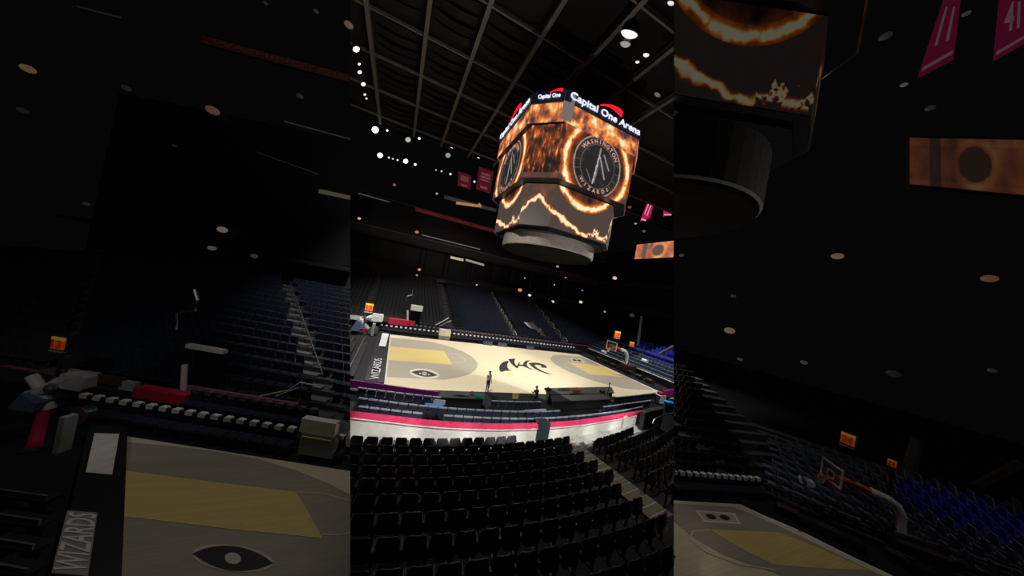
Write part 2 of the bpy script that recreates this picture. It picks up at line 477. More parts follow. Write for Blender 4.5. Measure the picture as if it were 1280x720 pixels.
for i, x in enumerate(xs):
    chair((x, 9.0, .04), PI, 'navy courtside chair with white headrest, front far row, '+side(i, len(xs)), 'white-headed chairs along the far sideline')
rb = MB().box((0, 10.35, .17), (33, 1.5, .34)).clip('C'); tag(rb.build('platform', M_bplas), 'low black platform raising the second chair row beyond far sideline', 'platform')
xs2 = [x for x in xs if pix((x, 10.1, 1))[0] > 512]
for i, x in enumerate(xs2):
    chair((x+.2, 10.1, .34), PI, 'plain navy chair on the black platform, second far row, '+side(i, len(xs2)), 'navy chairs of the second far row', ch_me2)
# booth, red table, tunnel, stairs clutter
bt = empty('press_booth', (-7.6, 9.1, 0), 'white booth with yellow stripe breaking the far chair row', 'booth')
MB().box((-7.6, 9.1, .28), (1.5, .9, .56)).build('base', mat('grey_cloth', (.25, .25, .26), .8), bt)
MB().box((-7.6, 9.1, .66), (1.55, .95, .2)).build('yellow_stripe', M_key, bt)
MB().box((-7.6, 9.2, 1.05), (1.5, .8, .58)).build('top_panel', M_offw, bt)
p = onz(499, 402.5, 1.55)
tb_ = MB().rbox((-13.2, 11.3, 1.25), (3.4, .8, .75), .15); tag(tb_.build('draped_table', M_red), 'long table under red cloth behind the far white-headed chairs', 'table')
sp = empty('tunnel_entrance', (-11.0, 11.6, 0), 'black tunnel entrance with white header among the far seats', 'tunnel entrance')
a = ony(511, 401, 11.6); b_ = ony(524, 403, 11.6); t_ = ony(512, 387.5, 11.6); cx = (a.x+b_.x)/2; w = b_.x-a.x
MB().box((cx, 11.7, (t_.z)/2+.2), (w, .5, t_.z)).build('opening_shade_box', mat('opening_shade', (.003, .003, .003), .9, spec=.1), sp)  # near-black box; the tunnel's darkness is put into its colour
MB().box((cx, 11.6, t_.z+.4), (w*1.12, .6, .75)).build('header', M_white, sp)
pole = MB().tube([ony(509.5, 402, 11.3), ony(509.5, 388, 11.3)], .12, 8); tag(pole.build('white_post', M_white), 'short white post just left of the black tunnel entrance', 'post')
cr = MB().tube([ony(508, 376, 12), ony(509, 370, 12), ony(515, 369, 12), ony(516, 362, 12)], .09, 8); tag(cr.build('camera_boom', M_metal), 'thin bent grey camera boom above the black tunnel entrance', 'camera arm')
for nm, q, lab in (('pale_stair_rail', [(543, 407), (553, 402), (561, 397)], 'pale diagonal stair rail left of the white booth'), ('pale_stair_rail', [(549, 408), (557, 404), (564, 401)], 'lower pale stair rail beside the white booth')):
    tag(MB().tube([ony(x, y, 12.9) for x, y in q], .07, 6).build(nm, M_offw), lab, 'rail')
# black monitors on the court edge in front of the far chairs
dk = MB()
for x in (4.2, 6.0, 7.8): pass
for i, (x0, x1, lab) in enumerate(((605, 621, 'left'), (624, 640, 'middle'), (662, 676, 'right'))):
    A = onz(x0, 433+(x0-605)*.12, .05); B_ = onz(x1, 433+(x1-605)*.12, .05); c = (A+B_)/2
    d = empty('sideline_monitor', (c.x, 8.25, .04), 'low black monitor wedge on far sideline, %s of three' % lab, 'monitor', 'sideline monitors')
    MB().prism([(c.x-.7, 8.0, .04), (c.x-.7, 8.55, .04), (c.x-.7, 8.55, .5), (c.x-.7, 8.3, .5)], (1.4, 0, 0)).build('housing', M_bplas, d)
    MB().box((c.x, 8.42, .53), (1.2, .2, .04)).build('lid', M_dmetal, d)
# cloth draped on the far seats
cl = MB(); q = [ony(655, 403, 15.5), ony(668, 406, 15.5), ony(677, 413, 15.2), ony(668, 413, 15.0), ony(660, 408, 15.2)]
tag(cl.prism(q, (0, .15, .08)).build('white_cloth', M_white), 'white cloth thrown over seats of the far bank right of centre', 'cloth')
dc = MB().prism([ony(662, 404, 15), ony(667, 404, 15), ony(690, 428, 13.2), ony(684, 428, 13.2)], (0, .3, .2)); tag(dc.build('dark_runner', M_black), 'dark diagonal runner lying down the far bank beside white cloth', 'runner')

# ------------------------------------------------------------------ levels above the far bank
lv = empty('suite_level', (0, 32, 7), 'dark suite balcony level above the far seating bank', 'balcony')
MB().box((10, 33, 7.9), (100, 4, .5)).clip('C').build('slab', M_bplas, lv)
MB().box((10, 31, 8.6), (100, .2, 1.1)).clip('C').build('lower_fascia', M_conc, lv)
MB().box((10, 36, 11), (100, .3, 6)).clip('C').build('back_wall', M_bplas, lv)
MB().box((10, 33, 14.1), (100, 4.5, .5)).clip('C').build('ceiling_slab', M_bplas, lv)
MB().box((10, 30.9, 14.9), (100, .2, 1.4)).clip('C').build('upper_fascia', mat('charcoal_panel', (.05, .05, .055), .5), lv)
MB().box((10, 30.75, 15.65), (100, .1, .1)).clip('C').build('rail', M_metal, lv)
for x in range(-25, 45, 5): 
    b = MB().box((x, 31.6, 11.2), (.35, .5, 5.4)).clip('C')
    if b.f: b.build('column', M_conc, lv)
ud = empty('upper_deck', (0, 40, 16), 'black upper seating deck below the roof lights', 'deck')
for k in range(12):
    MB().box((10, 31.6+1.1*k, 16+.62*k), (110, 1.1, .7)).clip('C').build('tier', M_bplas, ud)
MB().box((10, 31, 21.55), (110, .3, .35)).clip('C').build('ribbon_truss', M_conc, ud)
M_rrib = mat('dim_red_ribbon', (.05, .005, .006), .5, emit=(.035, .004, .005), es=1)
A = ony(520, 256, 30.8); B_ = ony(622, 286, 30.8)
rbn = empty('ribbon_display', ((A.x+B_.x)/2, 30.8, 21.2), 'long dim red ribbon display hanging above the far suites', 'display')
MB().box(((A.x+B_.x)/2, 30.8, 21.1), (B_.x-A.x, .2, .8)).build('panel', M_rrib, rbn)
for u_, wd_ in ((.17, 'WASHINGTON'), (.5, 'WIZARDS'), (.83, 'WASHINGTON')):
    t = text_mb(wd_, width=(B_.x-A.x)*.26, height=.5, depth=.04).xf(Matrix.Translation((A.x+(B_.x-A.x)*u_, 30.66, 21.1)))
    t.build('word', mat('dim_pink_glow', (.05, .01, .01), .5, emit=(.085, .014, .016), es=1), rbn)

# banners
def banner(q, Y, label, mats, rows, grp, parent_bits=True):
    P = [ony(x, y, Y) for x, y in q]
    c = sum(P, Vector())/4; r = empty('banner', c, label, 'banner', grp)
    MB().prism(P, (0, .06, 0)).build('cloth', mats[0], r)
    MB().tube([P[0], P[1]], .09, 6).build('hanging_bar', M_dmetal, r)
    ex = (P[1]-P[0]); ey = (P[3]-P[0])
    for (u0, u1, v0, v1) in rows:
        qq = [P[0]+ex*u+ey*v+Vector((0, -.05, 0)) for u, v in ((u0, v0), (u1, v0), (u1, v1), (u0, v1))]
        MB().prism(qq, (0, .03, 0)).build('lettering', mats[1], r)
    return r
M_bred = mat('dark_red_banner', (.30, .015, .03), .8, emit=(.045, .004, .009), es=1); M_blet = mat('dim_white_lettering', (.5, .3, .3), .8, emit=(.10, .035, .04), es=1)  # banner cloth and lettering glow in place of light on them
LR = [(.22, .82, .22, .30), (.18, .85, .36, .44), (.2, .8, .50, .56), (.25, .75, .80, .90)]
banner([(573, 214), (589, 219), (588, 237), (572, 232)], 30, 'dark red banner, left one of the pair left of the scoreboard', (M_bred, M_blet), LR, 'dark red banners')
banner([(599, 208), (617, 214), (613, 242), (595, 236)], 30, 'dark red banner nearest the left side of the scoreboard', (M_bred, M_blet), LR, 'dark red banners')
M_bpk = mat('magenta_banner', (.6, .02, .12), .8, emit=(.36, .010, .075), es=1); M_blp = mat('pale_pink_lettering', (.8, .5, .6), .8, emit=(.62, .30, .38), es=1)  # magenta cloth is brightened by its own emission, not by lamps
def pbanner(q, Y, label, tx, mats, grp, clip=None):
    P = [ony(x, y, Y) for x, y in q]; c = sum(P, Vector())/4
    r = empty('banner', c, label, 'banner', grp)
    b = MB().prism(P, (0, .06, 0))
    if clip: b.clip(clip)
    b.build('cloth', mats[0], r)
    ex = (P[1]-P[0]); ey = (P[0]-P[3])
    t = text_mb(tx, width=.62, height=.45, depth=.02, bold=.02)
    t.v = [P[3]+ex*(v.x+.5)+ey*(v.z+.55)+Vector((0, v.y-.06, 0)) for v in t.v]
    if clip: t.clip(clip)
    t.build('numeral', mats[1], r)
    s_ = MB().prism([P[3]+ex*u+ey*v+Vector((0, -.05, 0)) for u, v in ((.08, .08), (.92, .12), (.92, .18), (.08, .14))], (0, .03, 0))
    if clip: s_.clip(clip)
    s_.build('hem_stripe', mats[1], r)
    return r
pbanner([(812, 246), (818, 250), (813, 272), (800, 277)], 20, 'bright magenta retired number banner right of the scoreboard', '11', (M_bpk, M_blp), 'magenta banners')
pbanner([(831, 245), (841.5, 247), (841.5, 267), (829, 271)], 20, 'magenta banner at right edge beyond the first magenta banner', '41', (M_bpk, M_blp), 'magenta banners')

# orange ribbon screen on the right
def flame_color(t):
    st = [(0, (.012, .008, .007)), (.2, (.045, .02, .013)), (.4, (.22, .05, .017)), (.6, (.62, .125, .018)), (.78, (.98, .30, .05)), (.92, (1, .60, .20)), (1.15, (1, .90, .58))]
    t = max(0, min(1.15, t))
    for (a, ca), (b, cb) in zip(st, st[1:]):
        if t <= b: k = (t-a)/(b-a); return tuple(x+(y-x)*k for x, y in zip(ca, cb))
    return st[-1][1]
def N(x, y, z=0, s=1): return noise.fractal(Vector((x*s, y*s, z)), 1.0, 2.0, 4)
def picture(name, P0, ex, ez, fn, mats, parent, nx, nz, thick=None, clip=None):
    """grid panel: P0 lower-left, ex/ez full edge vectors; fn(u,v)->linear rgb"""
    bm = MB(); cols = []
    for j in range(nz+1):
        for i in range(nx+1):
            u, v = i/nx, j/nz; bm.v.append(P0+ex*u+ez*v); cols.append(fn(u, v))
    for j in range(nz):
        for i in range(nx):
            a = j*(nx+1)+i
            if clip:
                ok = True
                for q in (a, a+1, a+nx+1, a+nx+2):
                    d = bm.v[q]-CAM
                    if clip == 'R' and d.dot(NR) < 0: ok = False
                    if clip == 'C' and (d.dot(NL) < 0 or d.dot(NR) > 0): ok = False
                if not ok: continue
            bm.f.append((a, a+1, a+nx+2, a+nx+1)); bm.m.append(0)
    me = bpy.data.meshes.new(name); o = parent.location if parent else Vector((0, 0, 0))
    me.from_pydata([v-o for v in bm.v], [], bm.f); me.materials.append(mats)
    at = me.color_attributes.new('picture', 'FLOAT_COLOR', 'POINT')
    fl_ = []
    for c in cols: fl_ += [c[0], c[1], c[2], 1]
    at.data.foreach_set('color', fl_)
    ob = bpy.data.objects.new(name, me); COL.objects.link(ob)
    if parent: ob.parent = parent
    return ob
M_scr = screen_mat('screen_picture', 1.0); M_scrd = screen_mat('dim_screen_picture', .085)
def ribbon_fn(u, v):
    x = u*5; n = N(x*1.1, v*1.5, 3)
    d = math.hypot((u-.60)*2.4, (v-.5)*.95)
    t = .55+.25*n
    if v > .85 or v < .12: t += .1
    if abs(u-.25) < .05: t -= .4
    t -= .3*max(0, 1-abs(u-.42)/.08)
    t += .2*math.exp(-((d-.42)/.08)**2)
    if d < .33: t = .12+.1*n
    c = flame_color(t); g = .16
    return tuple(a*.62+b*g for a, b in zip(c, (.75, .45, .38)))
A = onx(797, 302, 34); B_ = onx(842, 305, 34); C_ = onx(797, 320, 34)
zt = 24.9; zb = 21.4
rs = empty('ribbon_screen', (34, 14, 22), 'glowing orange ribbon screen with dark circle under the magenta banners', 'screen')
ya, yb = A.y, onx(845, 305, 34).y
pa = onx(797, 301.5, 34); pb = onx(845, 305.5, 34); pc = onx(797, 320, 34); pd = onx(845, 325.5, 34)
zt_ = (pa.z+pb.z)/2; zb_ = (pc.z+pd.z)/2
picture('display_face', Vector((34, pa.y, zb_)), Vector((0, pb.y-pa.y, 0)), Vector((0, 0, zt_-zb_)), ribbon_fn, M_scr, rs, 90, 40, clip='C')
MB().box((34.25, (pa.y+pb.y)/2, (zt_+zb_)/2), (.4, abs(pb.y-pa.y)+.3, zt_-zb_+.3)).clip('C').build('cabinet', M_bplas, rs)
# right-hand end wall levels
MB().box((44, 5, 14), (.5, 70, 24)).clip('C').build('wall_right', M_bplas); struct(bpy.data.objects['wall_right'])
for i, (z, lab) in enumerate(((9.5, 'lower'), (15, 'upper'))):
    b = MB().box((36, 5, z), (3, 60, .8)).clip('C'); tag(b.build('balcony_slab', M_bplas), '%s dark balcony ledge behind the right basket' % lab, 'balcony')

# ------------------------------------------------------------------ lights that are seen
def fixture(P, r, col, es, label, cat='light', group=None, aim=(0, 0, 0), name='floodlight', clip=None, flat_=1.0):
    key = '%s_%.2f_%.2f_%.2f_%.2f' % (name, col[0], col[1], col[2], es)
    m = mat(key, (.04, .04, .04), .4, emit=col, es=es)
    P = Vector(P); o = empty(name, P, label, cat, group)
    z = (Vector(aim)-P).normalized(); x = z.cross(Vector((0, 0, 1))); x.normalize(); y = z.cross(x)
    R = Matrix((x, y, z)).transposed()
    S_ = Matrix.Diagonal((flat_, 1, 1))
    h = MB().lathe(P, [(r*.45, -r*1.5), (r*.9, -r*.9), (r*1.12, -.05*r), (r*1.12, .1*r), (r*.9, .1*r)], 14, M=R @ S_)
    h.build('housing', M_dmetal, o)
    l = MB().lathe(P, [(r*.98, .1*r), (r*.85, r*.3), (r*.5, r*.5), (r*.1, r*.56)], 14, M=R @ S_)
    l.build('lens', m, o, smooth=True)
    return o
WH = (1, .97, .92)
L1 = [(445, 61, 5.0, 6, 'large white floodlight at upper left, topmost of the left string'), (449, 80, 2.2, 1.5, 'small floodlight just below the topmost left floodlight'),
 (449.5, 90, 3.2, 1.4, 'round floodlight, third down in the left string'), (454, 105, 3.4, 2, 'round floodlight, fourth down in the left string'),
 (456, 118, 2.2, .9, 'small dim floodlight, fifth down in the left string'), (458, 123, 1.8, .8, 'tiny dim floodlight lowest in the upper left string'),
 (469, 162, 5, 5, 'bright floodlight left of the far roof catwalk'), (484, 163, 2, 1, 'small lamp right of the bright catwalk floodlight'),
 (475, 194, 4.0, 5, 'bright floodlight at left end of the far light string'), (486, 197, 1.6, 1, 'tiny lamp left of centre in the far light string'), (491, 198.5, 1.4, .8, 'tiny lamp at the middle of the far light string'), (497, 200, 1.6, .9, 'tiny lamp right of centre in the far light string'), (507, 201.5, 3.6, 4, 'bright floodlight at right end of the far light string'),
 (510, 174.5, 4.2, .45, 'wide dim lamp cluster on the far catwalk'), (524, 173, 2.2, 1, 'small white lamp right of the wide dim cluster'),
 (519, 205.5, 2.2, 1, 'small lamp just right of the far light string'), (564, 185.5, 2.4, 1, 'white lamp on the catwalk above the red banners, left'), (560, 194, 4, .3, 'wide grey lamp cluster under the catwalk left of the banners'), (598, 197, 2, 1, 'small white lamp above the right red banner'),
 (545, 212.5, 1.3, .6, 'tiny lamp left above the pair of red banners'), (552, 214, 1.6, .6, 'tiny lamp in the row left of the red banners'), (563, 217.5, 1.9, .9, 'small lamp just left of the left red banner'), (593, 227, 1.8, .9, 'small white lamp between the two red banners'), (546, 242, 1.8, .4, 'faint lamp above the red ribbon display')]
for x, y, r, es, lab in L1:
    P = ony(x, y, 29.5) if y > 150 else onz(x, y, 28)
    d = (P-CAM).dot(FW)
    fixture(P, r*.8*d/F, WH, es, lab, group=None)
for x, y, r, es, lab, fz in ((787, 41, 8.5, 1.1, 'big glaring white floodlight at upper right of the roof', 1.3), (782, 54, 6.5, .30, 'soft grey glowing floodlight below the big upper right one', 1), (797, 77, 3.2, .9, 'left one of two small lamps below the big floodlight', .7), (808, 68, 4.4, .9, 'right one of two small lamps below the big floodlight', .8), (839, 3, 4.5, .8, 'dim lamp at top right edge of the roof', 1), (822, 118, 3.5, .12, 'faint grey lamp housing near the right roof beam', 1.4)):
    P = onz(x, y, 28); d = (P-CAM).dot(FW)
    fixture(P, r*d/F, WH, es, lab, flat_=fz)
AM = (1, .45, .14)
L2 = [(493, 231, 2.6, (1, .35, .22), .35, 'reddish lamp high on the upper deck at left'), (449, 273, 2.6, (1, .62, .30), .9, 'warm amber lamp at the left edge of the suites'), (521, 290, 3.2, (1, .45, .30), .55, 'orange-pink lamp under the red ribbon display'), (524, 337, 2.6, (1, .5, .3), .8, 'warm orange lamp beneath the left suite ledge'), (521, 344, 1.8, (1, .8, .6), .6, 'small pale lamp just below the left orange lamp'), (596, 356, 1.4, WH, .9, 'tiny white lamp above the far bank middle'), (622, 371, 1.4, WH, .6, 'tiny white lamp at the head of the far aisle'),
 (650, 362.5, 3.4, (1, .36, .12), .9, 'orange lamp under the suites below the scoreboard'), (662, 369, 2.4, WH, 1.2, 'bright white lamp right of the orange lamp below the scoreboard'), (691, 377, 2.6, (1, .9, .75), .8, 'long pale lamp on the ledge right of the scoreboard'), (726, 377.5, 2.8, (1, .75, .45), 1, 'warm white lamp above the right far bank'), (768.5, 347.5, 3.4, (1, .62, .32), 1, 'round amber lamp on the right balcony'), (828, 356, 3.6, (1, .38, .17), .8, 'orange lamp at the right edge of the balcony'),
 (656, 347.5, 1.2, WH, .7, 'pinprick white lamp left below the scoreboard drum'), (693, 356, 1.3, WH, .7, 'pinprick white lamp right below the scoreboard drum'), (697, 333, 2.4, (1, .9, .8), .35, 'dim oblong lamp below the scoreboard drum'), (707, 347, 1.4, WH, .4, 'faint pinprick lamp right of the dim oblong lamp'), (728, 363, 1.5, WH, .3, 'faint grey lamp above the warm white ledge lamp'), (756, 389.5, 2, WH, .35, 'faint white lamp on the wall left of the shot clock'), (830, 392, 2, WH, .16, 'very faint lamp low at the right edge'), (794.5, 279.5, 1.8, WH, .5, 'small white lamp left below the magenta banner'), (805, 289, 2.6, WH, .12, 'faint smudge of a lamp below the magenta banner'), (810, 247, 1.8, WH, .9, 'small lamp at the top left corner of the magenta banner'), (819, 251, 2.0, WH, .5, 'small lamp at the top right corner of the magenta banner'), (787, 259, 3.0, WH, .08, 'faint grey lamp housing left of the magenta banners'),
 (790, 394, 4, WH, .035, 'faint grey wall lamp above the right shot clock')]
for x, y, r, c, es, lab in L2:
    P = ony(x, y, 30.2) if x < 745 else ony(x, y, 24)
    d = (P-CAM).dot(FW); fixture(P, r*.62*d/F, c, es*.75, lab, name='concourse_light', aim=(0, 0, 0), flat_=1.3)
# lit suite fronts, and ledges drawn as glowing strips
def strip(q0, q1, Y, h, col, es, label, name='suite_glow_strip', clip='C'):
    A = ony(*q0, Y); B = ony(*q1, Y); o = empty(name, (A+B)/2, label, 'light strip')
    n = (B-A).normalized(); u = Vector((0, 0, 1)); w = h
    MB().prism([A, B, B+u*w, A+u*w], (0, .12, 0)).clip(clip).build('glow_face', mat('strip_%.2f_%.2f_%.2f' % (col[0]*es, col[1]*es, col[2]*es), (.3, .3, .3), .5, emit=col, es=es), o)
    MB().prism([A-u*w*.3, B-u*w*.3, B+u*w*1.3, A+u*w*1.3], (0, .1, 0)).xf(Matrix.Translation((0, .14, 0))).clip(clip).build('housing', M_bplas, o)
strip((563, 323), (579, 326.5), 30.6, .5, (1, .85, .45), .5, 'pale yellow lit suite window, left half, above the far bank')
strip((582, 326), (605, 332.5), 30.6, .45, (.9, .85, .65), .3, 'pale lit suite window, right half, above the far bank')
strip((527, 294), (600, 312), 30.6, .18, (.7, .75, .8), .13, 'thin grey glowing ledge left of the scoreboard')
strip((438, 341), (560, 353), 30.8, .1, (.7, .75, .8), .03, 'faint thin ledge line above the far bank left')
strip((448, 242), (487, 253), 30.6, .15, (.7, .8, .85), .07, 'faint thin ledge line on the upper deck at left')
strip((570, 255), (598, 259), 30.6, .55, (1, .42, .18), .4, 'warm orange lit screen just above the red ribbon display')
strip((598, 257), (601, 260), 30.6, .7, (1, .42, .18), .4, 'short orange end piece of the lit screen above the ribbon')
strip((555, 248), (620, 265), 30.7, .7, (.5, .6, .6), .018, 'dull grey ledge carrying the warm orange screen')
strip((678, 386), (640, 381), 30.8, .1, (.7, .75, .8), .05, 'faint ledge line at top of the far bank right')

# ------------------------------------------------------------------ roof
ZR = 34.0
rf = MB().box((4, -13, ZR+1.1), (110, 84, .3)).clip('C'); struct(rf.build('ceiling', M_deck))
ybs = [(458, 0), (538, 0), (613, 5), (705, 0)]
XB = [onz(x, y, ZR).x for x, y in ybs]
dx = (XB[3]-XB[0])/3
XB = XB+[XB[3]+dx*i for i in (1, 2, 3)]+[XB[0]-dx]
k = 0
for i, x in enumerate(sorted(XB)):
    b = MB().box((x, -3, ZR+.25), (.26, 62, .5)).clip('C')
    b2 = MB().box((x, -3, ZR-.25), (.42, 62, .07)).clip('C')
    if not b.f: continue
    r = empty('roof_beam', (x, 8, ZR), 'long grey steel roof beam running away over the court, %s from left' % ORD[k], 'roof beam', 'long roof beams'); k += 1
    b.build('web', M_beam, r); b2.build('bottom_flange', M_beam, r)
yy = [onz(525, y, ZR).y for y in (42, 95, 135, 165)]
dy = (yy[3]-yy[0])/3
YB = yy+[yy[0]-dy*i for i in (1, 2)]+[yy[3]+dy, yy[3]+dy*2]
k = 0
for y in sorted(YB):
    if y > 28.5: continue
    b = MB().box((6, y, ZR+.1), (110, .2, .3)).clip('C')
    if not b.f: continue
    r = tag(b.build('roof_purlin', M_beam), 'slim grey cross purlin of the roof grid, %s from the camera side' % ORD[k], 'roof purlin', 'roof purlins'); k += 1
# hanging dark drapes in the roof cells
k = 0
for i, x in enumerate(sorted(XB)[1:5]):
    for j, y in enumerate(sorted(YB)[1:6]):
        b = MB()
        for s_ in range(4):
            y0 = y+dy*(.15+.2*s_); p = []
            for a in range(9): u = a/8; p.append((x+dx*(.08+.84*u), y0, ZR+.85-.35*math.sin(PI*u)-.08*s_ % .2))
            vs = [Vector(q) for q in p]+[Vector(q)+Vector((0, .16*dy, .12)) for q in p]
            b.add(vs, [(a, a+1, a+10, a+9) for a in range(8)])
        b.clip('C')
        if not b.f: continue
        tag(b.build('acoustic_drape', M_deck), 'dark sagging roof drape, %s bay from left and %s bay from near side' % (ORD[i], ORD[j]), 'drape', 'roof drapes'); k += 1

# ------------------------------------------------------------------ scoreboard
def seg(px_, py_, ax, ay, bx, by):
    dx_, dy_ = bx-ax, by-ay; L = dx_*dx_+dy_*dy_; t = max(0, min(1, ((px_-ax)*dx_+(py_-ay)*dy_)/L)); return math.hypot(px_-ax-t*dx_, py_-ay-t*dy_)
ZC = 21.45
def big_face(s, z, half, seed):
    """picture on a wide face: flame ring round the disc; s across, z height"""
    n = N(s*.9, z*.9, seed); n2 = N(s*2.6, z*2.0, seed+5)
    r = math.hypot(s*1.0, (z-ZC)*.97); r0 = 3.72
    if z > 24.05:
        t = .54+.55*n+.26*n2+.42*math.exp(-((r-4.1)/.45)**2)*(.8+.6*n)
        return tuple(a*.9+b for a, b in zip(flame_color(t), (.03, .03, .03)))
    base = .24+.16*n+.08*n2
    ring = math.exp(-((r-r0-.12*n)/.20)**2)*(.68+.75*n2+.5*n)
    halo = .48*math.exp(-abs(r-r0)/.55)
    t = base+ring+halo
    if r < r0-.45: t -= .12
    c = flame_color(t)
    if z < 19.5:
        g = (.065, .048, .042)  # grey LED glare put into the picture colour
        # falling flame line, from the inner corner down to the outer bottom
        zl = 15.55+1.0*math.exp(-(half-abs(s))/1.2)*(1 if s < 0 else .0)+.25*math.sin(s*2)+.3*n
        zl = 15.2+1.15*max(0, (-s/half)) + .3*n if s < half*.3 else 15.2+.9*max(0, n2)
        t2 = 1.0*math.exp(-((z-zl)/.20)**2)*(.85+.4*n2)+.35*math.exp(-abs(z-zl)/.5)
        if r > r0+.4: c = tuple(a*.35+b for a, b in zip(flame_color(.1), g))
        f2 = flame_color(.15+t2)
        c = tuple(max(a, b*min(1, t2*1.3)) for a, b in zip(c, f2))
    else:
        if z < 20.3 and r > r0+.4: c = tuple(a*.6+b*.6 for a, b in zip(c, (.07, .045, .035)))
    if r < 2.85 and z > 19.0:
        zz = z-ZC; g = .018+.02*max(0, n)
        c = (g*1.1, g, g)
        if 2.68 < r < 2.82: c = (.36, .25, .20)
        elif r < 2.05 and r > 1.97: c = (.12, .10, .09)
        elif 2.1 < r < 2.62:
            a = math.atan2(zz, s)
            if .35 < a < 2.8: c = (.30, .085, .07) if False else (.05, .025, .022)
            elif abs(math.sin(a*9)) < .12: c = (.10, .09, .09)
        if r < 2.0:
            for (ax, ay, bx, by, w, cc) in ((.0, 1.4, -.28, -1.7, .07, .50), (.08, 1.0, 1.0, -.9, .07, .36), (.5, 1.3, 1.35, .1, .08, .26), (.0, 1.75, .0, 1.3, .12, .26), (-1.2, -.6, -.5, -1.6, .05, .15), (.0, .7, -.05, -1.6, .035, .25)):
                d = seg(s, zz, ax, ay, bx, by)
                if d < w: c = (cc, cc*.92, cc*.85)
    return c
def narrow_face(s, z, half, seed):
    n = N(s*1.2, z*.9, seed); n2 = N(s*4.5, z*1.1, seed+3)
    if z > 24.05: return tuple(a*.85+b for a, b in zip(flame_color(.56+.45*n+.2*n2+.22*math.exp(-((z-25.6)/.5)**2)), (.03, .03, .03)))
    if z > 19.5:
        c = flame_color(.22+.30*n+.62*max(0, n2-.02)-.12*max(0, (20.8-z)))
        return tuple(a+b for a, b in zip(c, (.012, .006, .005)))
    zl = 17.75-1.5*abs(s)/half+.35*n
    t2 = math.exp(-((z-zl)/.22)**2)*(.85+.4*n2)
    if z < zl: g = (.095, .078, .064)  # glare below the flame line painted as grey
    else: g = tuple(a+b for a, b in zip((.07, .045, .038), tuple(q*.4 for q in flame_color(.25+.3*n))))
    f2 = flame_color(.12+t2+.25*math.exp(-abs(z-zl)/.5))
    return tuple(max(a, b*min(1, t2*1.4)) for a, b in zip(g, f2))
TI = [(6.776, 6.927, 2.444, 24.11, 25.95), (6.891, 6.489, 2.435, 18.98, 24.05), (5.87, 5.686, 2.175, 14.83, 18.9)]
M_sign = mat('dark_sign_blue', (.006, .007, .014), .5, emit=(.004, .005, .012), es=1)
M_drum = mat('grey_drum_panel', (.30, .28, .24), .7)
def octo(a, b, c): return [(-(b-c), -a), (b-c, -a), (b, -(a-c)), (b, a-c), (b-c, a), (-(b-c), a), (-b, a-c), (-b, -(a-c))]
